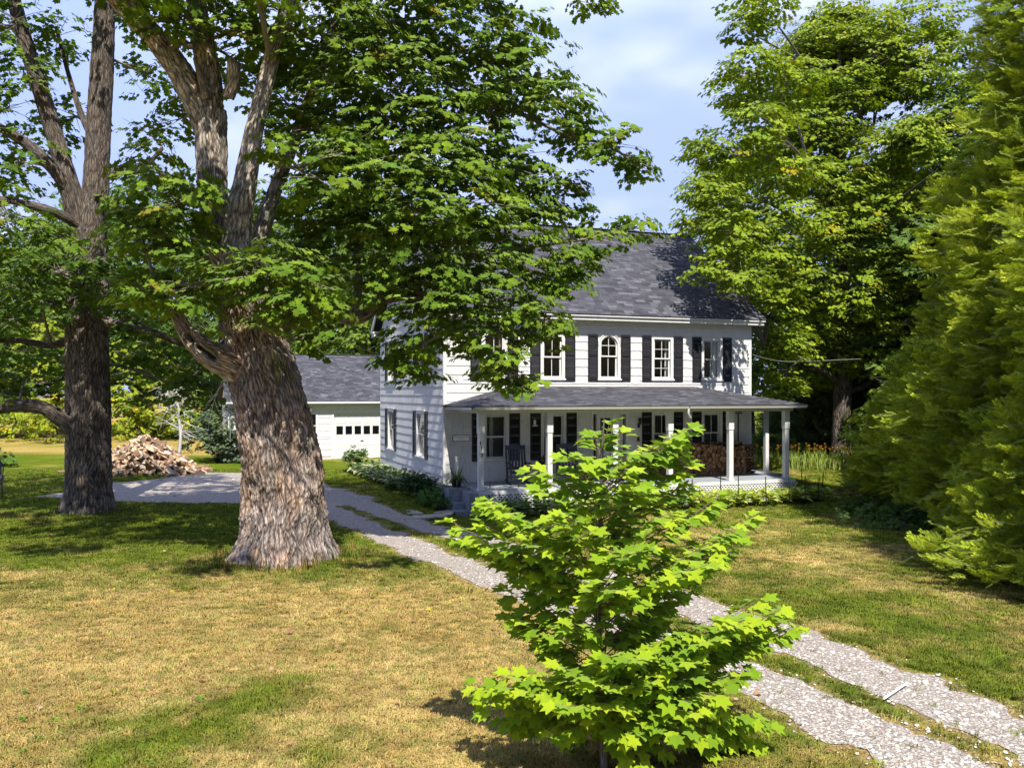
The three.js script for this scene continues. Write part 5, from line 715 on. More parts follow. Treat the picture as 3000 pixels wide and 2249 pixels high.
// ------------------------------------------------------------------ the young maple in front
{
  seed(101); const D = 7.3, b0 = at(1306, 1660, D), O = V3(b0.x, 0, -D), g = thing('young_maple', 'young bright green maple sapling growing in the dry lawn', 'sapling', O);
  const stem = [[1306, 1672], [1302, 1560], [1296, 1430], [1292, 1300], [1296, 1180], [1298, 1060], [1302, 960], [1305, 905]].map(([x, y], i) => [at(x, y, D + 0.03 * Math.sin(i * 2)), lerp(0.034, 0.005, i / 7)]); stem[0][0].y = -0.05;
  part(g, 'trunk', limb(own(stem, O), { n: 16, m: 60, amp: 0.002, tint: () => [0.95, 0.9, 0.82], k: 4 }), M.barkLight);
  const SP = (y) => { for (let i = 1; i < stem.length; i++) if (stem[i][0].y >= y) { const a = stem[i - 1][0], b = stem[i][0]; return a.clone().lerp(b, clamp((y - a.y) / (b.y - a.y))); } return stem[stem.length - 1][0].clone(); };
  const r6 = (x, y) => [(1300 + x * 0.6024) / K, (1250 + y * 0.6024) / K];
  const tips = [[800, 15, 0], [745, 70, 0.1], [1165, 20, 0.0], [1100, 70, 0.1], [700, 150, -0.3], [880, 150, -0.3], [430, 230, 0.2], [640, 230, -0.1], [1040, 100, 0.2], [1180, 190, 0.15], [500, 330, -0.2], [240, 370, 0.3], [320, 420, -0.3], [70, 480, 0.1], [160, 570, 0.25], [300, 610, 0.4], [420, 560, -0.4], [560, 470, -0.5], [960, 330, -0.4], [1160, 300, 0.3], [1270, 400, 0.5], [1100, 460, -0.4], [1440, 500, 0.5], [1400, 580, 0.2], [1260, 640, -0.2], [1190, 720, -0.4], [1120, 640, 0.3], [960, 600, -0.6], [860, 640, -0.6], [800, 760, -0.6], [920, 860, -0.5], [640, 640, 0.4], [390, 760, 0.35], [480, 700, 0.1], [560, 850, 0.2], [340, 920, 0.3], [430, 1000, 0.1], [500, 1080, 0.35], [640, 1000, -0.4], [1100, 840, 0.5], [1060, 900, 0.0], [1680, 990, 0.25], [1620, 900, 0.1], [1520, 850, 0.5], [1440, 950, -0.2], [1330, 960, -0.4], [1480, 1060, 0.4], [1440, 1190, 0.0], [1260, 1050, -0.5], [1180, 1150, -0.5], [1100, 1050, 0.4], [820, 1120, -0.6], [960, 1120, -0.5], [190, 1310, 0.2], [250, 1380, -0.1], [300, 1260, -0.35], [440, 1200, -0.3], [400, 1470, 0.1], [540, 1330, -0.5], [600, 1180, -0.5], [620, 1480, -0.2], [760, 1260, -0.6], [780, 1340, -0.5], [700, 1400, -0.4], [930, 1610, -0.3], [900, 1480, -0.4], [1050, 1560, 0.0], [1110, 1500, -0.4], [1330, 1580, 0.2], [1260, 1480, -0.3], [1390, 1440, 0.1], [1560, 1440, 0.25], [1500, 1530, 0.35], [1330, 1300, -0.4], [1160, 1330, -0.5], [1000, 1250, -0.5], [1060, 1390, 0.4], [640, 1560, 0.3], [880, 1000, 0.5], [740, 880, 0.5], [1240, 1200, 0.5], [860, 430, 0.5], [720, 320, 0.5]];
  const tw = [], leaves = [];
  const putLeaf = (p, d, size) => { const dir = d.clone().normalize(), nrm = V3(rr(-0.35, 0.35), 1, rr(-0.1, 0.6)).normalize(); dir.y -= rr(0.05, 0.45); dir.normalize(); nrm.addScaledVector(dir, -nrm.dot(dir)).normalize(); leaves.push({ p, q: Q().setFromRotationMatrix(new THREE.Matrix4().makeBasis(dir, nrm, dir.clone().cross(nrm))), s: size }); };
  for (const [x, y, dz] of tips.flatMap((t) => [t, [t[0] + rr(-95, 95), Math.max(60, t[1] + rr(-75, 75)), t[2] + rr(-0.25, 0.25)]])) {
    const [vx, vy] = r6(clamp(x, 60, 1690), y), tip = at(vx, vy, D + dz * 0.9), dx = Math.hypot(tip.x - stem[3][0].x, tip.z + D), s0 = SP(Math.max(0.45, tip.y - 0.10 - dx * rr(0.35, 0.6))), P = branchTo(s0, tip, 0.06), L = s0.distanceTo(tip);
    tw.push([P, 0.004 + 0.003 * L, 0.0015]); const cur = new THREE.CatmullRomCurve3(P), n = Math.max(3, Math.round(L * 0.76 / 0.065));
    for (let i = 0; i <= n; i++) { const t = 0.24 + 0.76 * i / n, p = cur.getPoint(Math.min(1, t)), tn = cur.getTangent(Math.min(1, t)), sd = V3(-tn.z, 0, tn.x).normalize(), last = i === n; for (const s of last ? [-1, 0, 1] : [-1, 1]) { if (!last && rnd() < 0.12) continue; const d = tn.clone().multiplyScalar(last ? 0.9 : 0.45).addScaledVector(sd, s * rr(0.6, 1)).add(V3(rr(-0.3, 0.3), rr(-0.1, 0.25), rr(-0.3, 0.3))).normalize(), q = p.clone().addScaledVector(d, rr(0.03, 0.07)); tw.push([[p, q], 0.0016, 0.0012]); putLeaf(q, d, rr(0.12, 0.185) * (last ? 0.9 : 1)); } }
  }
  part(g, 'branches', twigGeo(tw.map(([P, a, b]) => [P.map((p) => p.clone().sub(O)), a, b])), std({ color: lin(0.16, 0.10, 0.06), roughness: 0.8 }), 'stuff');
  const geos = [0, 1, 2, 3].map((k) => { const o = { pos: [], col: [] }; mapleLeaf(o, V3(0, 0, 0), V3(1, 0, 0), V3(0, 1, 0), 1, [1, 1, 1], [0.10, 0.22, 0.30, 0.05][k], [0.12, 0.3, 0.05, 0.4][k]); return leafGeo(o); });
  const tones = [[0.21, 0.335, 0.010], [0.27, 0.385, 0.012], [0.16, 0.275, 0.009], [0.33, 0.43, 0.014]], mats = tones.map((c) => { const m = leafMat(0.42, 0.92, 0.3); m.color = lin(...c); return m; });
  leaves.sort((a, b) => b.p.z - a.p.z); const rest = [];
  leaves.forEach((l, i) => { const k = Math.floor(rnd() * 4), m = Math.floor(rnd() * 4); if (i < 295) { const o = part(g, 'leaf', geos[k], mats[m]); o.position.copy(l.p).sub(O); o.quaternion.copy(l.q); o.scale.setScalar(l.s); } else rest.push({ p: l.p.clone().sub(O), q: l.q, s: l.s, c: tones[m] }); });
  instanced(g, 'leaves', geos[1], leafMat(0.42, 0.92, 0.3), rest);
}
// ------------------------------------------------------------------ firewood
const woodMat = std({ color: 0xffffff, vertexColors: true, map: rep(T.wood, 1.4), bumpMap: rep(T.wood, 2), bumpScale: 0.004, roughness: 0.88 });
function logGeo(k, pale) { // a split log along x: rounded bark side, two split faces
  seed(200 + k); const half = k % 3 === 0, a0 = half ? 3.1 : rr(1.3, 1.9), n = half ? 5 : 4, sec = [[rr(-0.1, 0.1), rr(-0.1, 0.1)]], pos = [], col = []; for (let i = 0; i <= n; i++) { const a = i / n * a0; sec.push([Math.cos(a) * rr(0.92, 1.05), Math.sin(a) * rr(0.92, 1.05)]); }
  const c = sec.reduce((s, p) => [s[0] + p[0] / sec.length, s[1] + p[1] / sec.length], [0, 0]), S = sec.map((p) => [p[0] - c[0], p[1] - c[1]]), m = S.length, wood = pale ? [[0.80, 0.66, 0.50], [0.74, 0.56, 0.40], [0.86, 0.76, 0.62], [0.60, 0.40, 0.26]] : [[0.40, 0.235, 0.125], [0.34, 0.19, 0.10], [0.46, 0.29, 0.165]], w = wood[k % wood.length], bark = pale ? [0.30, 0.19, 0.12] : [0.15, 0.10, 0.07], bend = rr(-0.05, 0.05);
  const put = (i, t) => [t, S[i][0] * (1 - 0.06 * hash(k, i, 3) * t), S[i][1] + bend * 4 * t * (1 - t)];
  for (let i = 0; i < m; i++) { const j = (i + 1) % m, isBark = i > 0 && j > 0, cc = isBark ? bark : w; for (const [t0, t1] of [[0, 0.5], [0.5, 1]]) { const A = put(i, t0), B = put(j, t0), C = put(j, t1), Dd = put(i, t1); for (const q of [A, B, C, A, C, Dd]) { pos.push(...q); const l = 0.9 + 0.25 * hash(i, k, Math.round(t0 * 9)); col.push(cc[0] * l, cc[1] * l, cc[2] * l); } } }
  for (const t of [0, 1]) for (let i = 1; i < m - 1; i++) { const T3 = t ? [0, i + 1, i] : [0, i, i + 1]; for (const q of T3) { pos.push(...put(q, t)); col.push(w[0] * 0.92, w[1] * 0.88, w[2] * 0.84); } }
  const g = new THREE.BufferGeometry(); g.setAttribute('position', new THREE.BufferAttribute(new Float32Array(pos), 3)); g.setAttribute('color', new THREE.BufferAttribute(new Float32Array(col), 3)); g.translate(-0.5, 0, 0); g.computeVertexNormals(); const uv = []; for (let i = 0; i < pos.length; i += 3) uv.push(pos[i + 1] * 0.1 + k * 0.3, pos[i] * 0.45); g.setAttribute('uv', new THREE.BufferAttribute(new Float32Array(uv), 2)); return g;
}
{ // the heap in the yard
  const LG = Array.from({ length: 10 }, (_, k) => logGeo(k, true)); seed(111); const cx = -14.3, cd = 34.4, RX = 2.25, RZ = 1.55, H = 1.34, back = [];
  const spot = (a, q) => { const h = H * Math.pow(1 - Math.pow(q, 1.15), 1.0) * (0.9 + 0.2 * noise(Math.cos(a) * 2, Math.sin(a) * 2 + 4, q * 3)); return V3(cx + Math.cos(a) * q * RX, h, -(cd - Math.sin(a) * q * RZ)); };
  const one = (p, out) => { const slope = 0.5, yaw = rr(0, 6.283), tilt = Math.cos(yaw - out) * -slope + rr(-0.35, 0.35); return { p: V3(p.x, Math.max(0.05, p.y + rr(-0.05, 0.06)), p.z), q: Q().setFromEuler(new THREE.Euler(rr(0, 6.283), yaw, tilt, 'YZX')), s: V3(rr(0.40, 0.56), rr(0.085, 0.125), rr(0.085, 0.125)), k: Math.floor(rnd() * 10) }; };
  for (let i = 0; i < 250; i++) { const a = rr(-0.35, Math.PI + 0.35), q = Math.sqrt(rr(0.0, 1.08)), p = spot(a, Math.min(1, q)); if (q > 1) { p.x += Math.cos(a) * rr(0, 0.35); p.z += Math.sin(a) * rr(0, 0.25); p.y = 0.05; } const e = one(p, a), o = solo('firewood_log', LG[e.k], woodMat, 'pale split log in the loose heap on the lawn', 'firewood', 'loose split logs in the yard heap'); o.position.copy(e.p); o.quaternion.copy(e.q); o.scale.copy(e.s); }
  for (const [vx, vy] of [[438, 1012], [446, 1018], [140, 1022], [428, 1028]]) { const p = onGround(vx, vy), e = one(V3(p.x, 0.06, p.z), 0), o = solo('firewood_log', LG[e.k], woodMat, 'pale split log in the loose heap on the lawn', 'firewood', 'loose split logs in the yard heap'); o.position.copy(e.p); o.rotation.set(0, e.k, 0); o.scale.copy(e.s); }
  const inner = [[], []]; for (let i = 0; i < 420; i++) { const b = i % 2, a = b ? rr(Math.PI, Math.PI * 2) : rr(0, 6.283), q = Math.sqrt(rnd()) * (b ? 1 : 0.9), p = spot(a, q); if (!b) p.y *= rr(0.2, 0.88); inner[i & 1].push(one(p, a)); }
  inner.forEach((l, k) => tag(instanced(scene, 'firewood_heap_core', LG[k * 4 + 1], woodMat, l), 'split logs inside and behind the loose heap', 'firewood'));
}
{ // the stack on the porch: tight cells, every one a log seen on its end
  seed(121); const W = 3.45, X0 = 6.98, Hh = (x) => 0.98 + 0.10 * Math.sin(x * 1.3 + 0.6) + 0.08 * noise(x * 3, 4), pts = []; const nx = 24, ny = 9;
  for (let j = 0; j < ny; j++) for (let i = 0; i < nx; i++) pts.push([(i + 0.5 + (j % 2) * 0.4 + rr(-0.36, 0.36)) / nx * W, (j + 0.5 + rr(-0.34, 0.34)) / ny * 1.06]);
  const C3 = [[0.43, 0.255, 0.135], [0.37, 0.205, 0.105], [0.50, 0.32, 0.18], [0.31, 0.165, 0.085], [0.45, 0.28, 0.16]];
  const label = 'weathered split log in the neat porch stack, end facing out', grpName = 'logs stacked on the porch';
  pts.forEach((p, i) => {
    let poly = [[0, 0], [W, 0], [W, Hh(p[0])], [0, Hh(p[0])]];
    for (const q of pts) { if (q === p || Math.abs(q[0] - p[0]) > 0.6 || Math.abs(q[1] - p[1]) > 0.5) continue; const mx = (p[0] + q[0]) / 2, my = (p[1] + q[1]) / 2, nx2 = q[0] - p[0], ny2 = q[1] - p[1], f = (v) => (v[0] - mx) * nx2 + (v[1] - my) * ny2, out = []; for (let k = 0; k < poly.length; k++) { const a = poly[k], b = poly[(k + 1) % poly.length], fa = f(a), fb = f(b); if (fa <= 0) out.push(a); if ((fa < 0 && fb > 0) || (fa > 0 && fb < 0)) { const t = fa / (fa - fb); out.push([lerp(a[0], b[0], t), lerp(a[1], b[1], t)]); } } poly = out; if (poly.length < 3) break; }
    if (poly.length < 3) return; const c = poly.reduce((s, v) => [s[0] + v[0] / poly.length, s[1] + v[1] / poly.length], [0, 0]), sh = new THREE.Shape(), kk = 0.90; poly.forEach((v, k) => { const x = (v[0] - c[0]) * kk, y = (v[1] - c[1]) * kk; k ? sh.lineTo(x, y) : sh.moveTo(x, y); }); sh.closePath();
    const gm = new THREE.ExtrudeGeometry(sh, { depth: 0.42, bevelEnabled: false }), n = gm.attributes.normal, col = [], w = C3[Math.floor(rnd() * 5)], l = rr(0.8, 1.25); for (let k = 0; k < n.count; k++) { const e = Math.abs(n.getZ(k)) > 0.5 ? 1 : 0.55; col.push(w[0] * l * e, w[1] * l * e, w[2] * l * e); } gm.setAttribute('color', new THREE.BufferAttribute(new Float32Array(col), 3));
    const uv = gm.attributes.uv; for (let k = 0; k < uv.count; k++) uv.setXY(k, uv.getX(k) * 0.9 + i * 0.13, uv.getY(k) * 0.9 + i * 0.29);
    const o = solo('stacked_log', gm, woodMat, label, 'firewood', grpName); o.position.copy(toHouse(X0 + c[0], PF + 0.004 + c[1], 0.10 + rr(-0.05, 0.06))); o.rotation.set(0, TURN + rr(-0.06, 0.06), 0);
  });
  const LG = [0, 1, 2, 3, 4, 5].map((k) => logGeo(k + 20, false)); seed(123);
  for (let j = 0; j < 10; j++) for (let i = 0; i < 3; i++) { const o = solo('stacked_log', LG[Math.floor(rnd() * 6)], woodMat, j === 9 && i === 0 ? 'single log on top of the criss cross end of the stack' : 'log in the criss cross end of the porch stack', 'firewood', 'logs of the criss cross stack end'); const y = PF + 0.055 + j * 0.098; if (j % 2) { o.position.copy(toHouse(10.66 + rr(-0.02, 0.02), y, 0.16 + i * 0.15)); o.rotation.set(0, TURN + rr(-0.05, 0.05), 0); } else { o.position.copy(toHouse(10.52 + i * 0.14, y, 0.3 + rr(-0.03, 0.03))); o.rotation.set(0, TURN + Math.PI / 2 + rr(-0.05, 0.05), 0); } o.rotation.order = 'YXZ'; o.rotation.x = rr(0, 6.283); o.scale.set(rr(0.38, 0.44), 0.068, 0.068); }
  for (let i = 0; i < 13; i++) { const x = rr(0.2, W - 0.1), o = solo('stacked_log', LG[i % 6], woodMat, 'loose log lying on top of the porch stack', 'firewood', 'loose logs on top of the stack'); o.position.copy(toHouse(X0 + x, PF + Math.min(1.06, Hh(x)) + 0.06 + (x > 2.6 && x < 3.2 ? 0.08 : 0), 0.3)); o.rotation.set(rr(0, 6.283), TURN + rr(-0.5, 0.5), 0, 'YXZ'); o.scale.set(rr(0.36, 0.46), 0.07, 0.065); }
}
// ------------------------------------------------------------------ on the porch
function rocker(u, z, turn, label) {
  const c = thing('rocking_chair', label, 'rocking chair', toHouse(u, PF, z), TURN + turn, 'rocking chairs on the porch'), m = M.navy, bar = (a, b, w, d = w) => { const v = b.clone().sub(a), g = new THREE.BoxGeometry(w, v.length(), d); return metreUV(g.applyQuaternion(Q().setFromUnitVectors(V3(0, 1, 0), v.clone().normalize())).translate((a.x + b.x) / 2, (a.y + b.y) / 2, (a.z + b.z) / 2)); };
  for (const s of [-1, 1]) {
    const x = s * 0.29, pts = []; for (let i = 0; i <= 12; i++) { const t = i / 12 * 2 - 1; pts.push([0.46 * t - 0.06, 0.02 + 0.075 * t * t]); }
    const sh = new THREE.Shape(); pts.forEach(([z0, y], i) => i ? sh.lineTo(z0, y - 0.02) : sh.moveTo(z0, y - 0.02)); [...pts].reverse().forEach(([z0, y]) => sh.lineTo(z0, y + 0.025)); sh.closePath(); part(c, 'rocker', metreUV(slab(sh, -0.02, 0.02).rotateY(-Math.PI / 2).translate(x, 0, 0)), m);
    part(c, 'front_leg', bar(V3(x, 0.05, 0.22), V3(x, 0.62, 0.24), 0.05), m); part(c, 'rear_post', bar(V3(x, 0.05, -0.24), V3(x * 0.97, 1.15, -0.46), 0.05), m);
    part(c, 'arm', bar(V3(x * 1.03, 0.63, 0.30), V3(x * 1.03, 0.62, -0.36), 0.09, 0.025), m); part(c, 'side_stretcher', bar(V3(x, 0.22, 0.22), V3(x, 0.22, -0.27), 0.03), m); part(c, 'seat_rail', bar(V3(x, 0.40, 0.25), V3(x, 0.35, -0.3), 0.05, 0.03), m);
  }
  part(c, 'front_stretcher', bar(V3(-0.29, 0.24, 0.22), V3(0.29, 0.24, 0.22), 0.035), m); part(c, 'front_rail', bar(V3(-0.29, 0.38, 0.25), V3(0.29, 0.38, 0.25), 0.07, 0.03), m);
  for (let i = 0; i < 7; i++) part(c, 'seat_slat', bx(-0.30, 0.30, 0.405 - i * 0.008, 0.422 - i * 0.008, 0.20 - i * 0.078, 0.265 - i * 0.078), m);
  part(c, 'back_rail', bar(V3(-0.28, 0.46, -0.32), V3(0.28, 0.46, -0.32), 0.07, 0.025), m); const cr = new THREE.Shape(); cr.moveTo(-0.28, 0); cr.lineTo(0.28, 0); cr.lineTo(0.28, 0.10); cr.quadraticCurveTo(0, 0.19, -0.28, 0.10); cr.closePath(); part(c, 'crest_rail', slab(cr, -0.013, 0.013).rotateX(-0.2).translate(0, 1.02, -0.435), m);
  for (let i = 0; i < 5; i++) part(c, 'back_slat', bar(V3(-0.2 + i * 0.1, 0.49, -0.325), V3(-0.2 + i * 0.1, 1.03, -0.435), 0.062, 0.014), m);
  return c;
}
rocker(2.02, 1.05, -0.12, 'dark navy rocking chair beside the first window'); rocker(3.62, 1.0, -0.35, 'dark navy rocking chair half hidden by the second porch post');
function blades(n, L, w, cols, droop, spread = 0.03, upMin = 0.5) { const pos = [], col = []; for (let i = 0; i < n; i++) { const a = rr(0, 6.283), u = rr(upMin, 1.4), d = V3(Math.cos(a), u, Math.sin(a)).normalize(), s = V3(-Math.sin(a), 0, Math.cos(a)), len = L * rr(0.6, 1.1), c = cols[Math.floor(rnd() * cols.length)], l = rr(0.8, 1.2); let p0 = null; for (let k = 0; k <= 6; k++) { const t = k / 6, p = V3(Math.cos(a) * spread, 0, Math.sin(a) * spread).addScaledVector(d, len * t).add(V3(0, -droop * len * t * t, 0)), ww = w * (t < 0.4 ? 0.6 + t : 1.0 - (t - 0.4) * 1.6), A = p.clone().addScaledVector(s, Math.max(0.001, ww)), B = p.clone().addScaledVector(s, -Math.max(0.001, ww)); if (p0) for (const q of [p0[0], p0[1], B, p0[0], B, A]) { pos.push(q.x, q.y, q.z); col.push(c[0] * l, c[1] * l, c[2] * l); } p0 = [A, B]; } } const g = new THREE.BufferGeometry(); g.setAttribute('position', new THREE.BufferAttribute(new Float32Array(pos), 3)); g.setAttribute('color', new THREE.BufferAttribute(new Float32Array(col), 3)); g.computeVertexNormals(); return g; }
const potShape = (r, h) => new THREE.LatheGeometry([[0.001, 0], [r * 0.72, 0], [r * 0.95, h * 0.85], [r, h * 0.86], [r * 1.02, h], [r * 0.9, h], [r * 0.86, h * 0.85], [0.001, h * 0.84]].map(([x, y]) => new THREE.Vector2(x, y)), 20);
function potPlant(name, label, u, y, z, r, h, g) { const t = thing(name, label, 'potted plant', toHouse(u, y, z), TURN); part(t, 'pot', potShape(r, h), M.black); part(t, 'foliage', g.translate(0, h * 0.85, 0), M.leaf, 'stuff'); return t; }
seed(131);
potPlant('potted_fern', 'drooping yellowing fern in a black pot on the concrete landing', 0.02, 0.385, 1.25, 0.17, 0.24, join2([blades(46, 0.62, 0.022, [[0.10, 0.16, 0.03], [0.20, 0.17, 0.05], [0.07, 0.13, 0.02]], 0.75, 0.05, 0.2), blades(12, 0.6, 0.02, [[0.10, 0.18, 0.03]], 0.05, 0.03, 1.5)]));
potPlant('spider_plant', 'spider plant with long arching leaves in a dark pot between the rocking chairs', 2.95, PF + 0.55, 0.6, 0.13, 0.2, blades(34, 0.5, 0.012, [[0.06, 0.10, 0.03], [0.12, 0.17, 0.06]], 0.75));
{ const s = thing('plant_stand', 'small black plant stand under the spider plant', 'stand', toHouse(2.95, PF, 0.6), TURN); part(s, 'top', new THREE.CylinderGeometry(0.17, 0.17, 0.025, 20).translate(0, 0.535, 0), M.black); for (let i = 0; i < 3; i++) part(s, 'leg', rod(V3(Math.cos(i * 2.09) * 0.16, 0, Math.sin(i * 2.09) * 0.16), V3(Math.cos(i * 2.09) * 0.08, 0.525, Math.sin(i * 2.09) * 0.08), 0.012), M.black); }
potPlant('porch_fern', 'bushy dark green fern in a pot right of the rocking chairs', 4.4, PF, 0.9, 0.2, 0.5, blades(70, 0.6, 0.03, [[0.045, 0.10, 0.02], [0.08, 0.15, 0.03]], 0.6, 0.05, 0.3));
function join2(l) { return mergeGeometries(l); }
// ------------------------------------------------------------------ flower beds
const hostaLeaf = (edge, mid) => { const pos = [], col = [], n = 6, at2 = (t, s) => { const w = 0.40 * Math.sin(Math.PI * Math.pow(t, 0.75)) * (1 - 0.15 * t), y = 0.30 * t - 0.55 * t * t + 0.10 * Math.abs(s); return [t, y, s * w]; }; for (let i = 0; i < n; i++) for (const [s0, s1] of [[-1, -0.45], [-0.45, 0], [0, 0.45], [0.45, 1]]) { const A = at2(i / n, s0), B = at2((i + 1) / n, s0), C = at2((i + 1) / n, s1), Dd = at2(i / n, s1), c = Math.abs(s0 + s1) > 1 ? edge : mid; for (const q of [A, Dd, C, A, C, B]) { pos.push(...q); col.push(...c); } } const g = new THREE.BufferGeometry(); g.setAttribute('position', new THREE.BufferAttribute(new Float32Array(pos), 3)); g.setAttribute('color', new THREE.BufferAttribute(new Float32Array(col), 3)); g.computeVertexNormals(); return mergeVertices(g); };
const HL = { gold: hostaLeaf([0.36, 0.43, 0.04], [0.62, 0.63, 0.17]), green: hostaLeaf([0.085, 0.17, 0.02], [0.10, 0.20, 0.025]), cream: hostaLeaf([0.50, 0.52, 0.30], [0.10, 0.17, 0.05]), lime: hostaLeaf([0.20, 0.32, 0.03], [0.33, 0.43, 0.06]) };
function hosta(x, z, kinds, n, size, label, group) { const t = thing('hosta', label, 'hosta', V3(x, dip(x, -z), z), rr(0, 6.28), group); for (let i = 0; i < n; i++) { const a = i * 2.4 + rr(-0.4, 0.4), k = i / n, o = part(t, 'leaf', HL[kinds[Math.floor(rnd() * kinds.length)]], M.leaf); o.position.set(Math.cos(a) * 0.03, 0.12 + 0.24 * (1 - k), -Math.sin(a) * 0.03); o.rotation.set(0, a, lerp(0.7, 0.0, k) + rr(-0.15, 0.2), 'YZX'); o.scale.setScalar(size * rr(0.75, 1.15) * lerp(0.8, 1.1, k)); } }
seed(141);
for (let i = 0; i < 60; i++) { const r = i % 3, u = 0.5 + Math.floor(i / 3) * 0.56 + r * 0.19 + rr(-0.1, 0.1), z = 2.68 + r * 0.34 + rr(-0.08, 0.08), p = toHouse(u, 0, z + (u > 10.6 ? -0.1 : 0)), gold = u > 6.6; hosta(p.x, p.z, gold ? ['gold', 'gold', 'lime'] : u > 3 ? ['lime', 'green', 'gold'] : ['green', 'cream'], 13, 0.31, gold ? 'golden yellow hosta in the bed along the porch lattice' : u > 3 ? 'lime green hosta in the bed before the porch middle' : 'dark green hosta in the bed by the house number post', gold ? 'golden hostas along the porch' : u > 3 ? 'lime hostas before the porch' : 'green hostas by the first post'); }
for (const [u, z] of [[11.35, 2.3], [11.45, 1.8], [11.6, 2.7], [11.2, 3.0]]) { const p = toHouse(u, 0, z); hosta(p.x, p.z, ['lime', 'green'], 14, 0.32, 'lime hosta at the right end of the porch bed', 'lime hostas at the bed end'); }
for (let i = 0; i < 30; i++) { const t = i / 29, v = lerp(-1.4, -8.4, t), x = -0.5 - (i % 3) * 0.32 + rr(-0.1, 0.1), p = toHouse(x, 0, v); hosta(p.x, p.z, ['cream', 'cream', 'green'], 15, 0.34, 'white edged hosta in the bed along the gable wall', 'white edged hostas along the gable wall'); }
{ let p = toHouse(-0.75, 0, -0.3); bush('garden_shrub', 'dark green shrub in the bed at the front house corner', p.x, -p.z, 0.95, 0.75, [[0.035, 0.085, 0.018], [0.07, 0.14, 0.03]], OVAL, 0.8, 16, 'shrubs by the house corner', { dens: 22 }); p = toHouse(-0.55, 0, 1.35); bush('garden_shrub', 'low rounded bright green shrub beside the concrete steps', p.x, -p.z, 0.72, 0.72, [[0.07, 0.16, 0.02], [0.12, 0.24, 0.03]], SMALL, 0.75, 18, 'shrubs by the house corner', { dens: 26 }); p = toHouse(-1.0, 0, -8.7); bush('garden_shrub', 'loose flowering shrub at the rear corner of the gable wall', p.x, -p.z, 1.3, 0.6, [[0.06, 0.13, 0.02], [0.12, 0.2, 0.03]], OVAL, 0.9, 9, 'shrubs by the house corner', {}); }
// thin black stakes round the bed
[[1397, 1504, 1398], [1431, 1500, 1411], [1519, 1497, 1413], [1617, 1493, 1411], [1725, 1492, 1408], [1830, 1491, 1405], [1932, 1490, 1404], [2027, 1489, 1403], [2112, 1490, 1393], [2164, 1486, 1393], [2246, 1485, 1396], [2314, 1481, 1401], [2360, 1474, 1394], [2397, 1474, 1396], [2351, 1424, 1369], [2409, 1445, 1387]].forEach(([x, y, t], i) => { const p = onF(x, y), h = (y - t) * -p.z / FPX, s = solo('garden_stake', rod(V3(0, -0.05, 0), V3(rr(-0.03, 0.06), h, 0), 0.017, 0.015, 6), M.black, 'thin black stake standing in the edge of the porch flower bed', 'stake', 'black stakes round the flower bed'); s.position.copy(p); });
{ // daylily bank behind
  seed(151); const g = bladeTuft(34, 0.72, 0.22, 0.55, 0.009), list = []; const flower = new THREE.ConeGeometry(0.05, 0.08, 6, 1, true).rotateX(Math.PI);
  for (let i = 0; i < 40; i++) { const x = lerp(8.4, 14.8, i / 39) + rr(-0.15, 0.15), d = lerp(36.2, 35.2, i / 39) + (i % 3) * 0.6 + rr(-0.2, 0.2), t = thing('daylily_clump', 'yellow green daylily clump with orange buds in the bank behind the side porch', 'daylily', V3(x, 0, -d), rr(0, 6), 'daylilies in the bank'); const m = part(t, 'blades', g, i % 2 ? M.lily0 ??= (() => { const q = leafMat(0.35, 0.95); q.color = lin(0.30, 0.36, 0.02); return q; })() : M.lily1 ??= (() => { const q = leafMat(0.35, 0.95); q.color = lin(0.22, 0.32, 0.02); return q; })(), 'stuff'); m.scale.setScalar(rr(0.9, 1.25)); for (let k = 0; k < 3; k++) { const a = rr(0, 6.28), r = rr(0.05, 0.3), h = rr(0.7, 1.0); const f = part(t, 'flower', flower, M.flower ??= std({ color: lin(0.70, 0.28, 0.03), roughness: 0.7 })); f.position.set(Math.cos(a) * r, h, Math.sin(a) * r); part(t, 'stalk', rod(V3(Math.cos(a) * r * 0.5, 0, Math.sin(a) * r * 0.5), V3(Math.cos(a) * r, h - 0.03, Math.sin(a) * r), 0.006, 0.004, 4), M.lily1 || M.leaf); } }
}
// ------------------------------------------------------------------ stones, a stick, a lawn chair, fallen leaves
seed(161);
const rock = (k) => { const g = new THREE.IcosahedronGeometry(1, 2), p = g.attributes.position; for (let i = 0; i < p.count; i++) { const a = V3().fromBufferAttribute(p, i), f = 0.7 + 0.6 * noise(a.x * 1.4 + k * 9, a.y * 1.4, a.z * 1.4); p.setXYZ(i, a.x * f, a.y * f * 0.6, a.z * f); } g.computeVertexNormals(); return g; };
[[1008, 1104, 0.16, 0.44], [1022, 1100, 0.13, 0.30], [1036, 1098, 0.2, 0.25], [1040, 1110, 0.1, 0.55], [1000, 1108, 0.12, 0.42]].forEach(([x, y, r, l], i) => { const p = onGround(x, y), s = solo('edging_stone', rock(i), std({ color: lin(l, l * 0.93, l * 0.82), map: T.concrete, roughness: 0.9 }), ['broad tan stone among the stones by the first stake', 'small grey stone behind the tan stone by the steps', 'largest grey stone against the concrete steps', 'small pale round stone in front of the grey ones', 'flat tan stone nearest the path'][i], 'stone', 'stones by the porch steps'); s.position.set(p.x, p.y + r * 0.25, p.z); s.scale.setScalar(r); s.rotation.y = i * 1.7; });
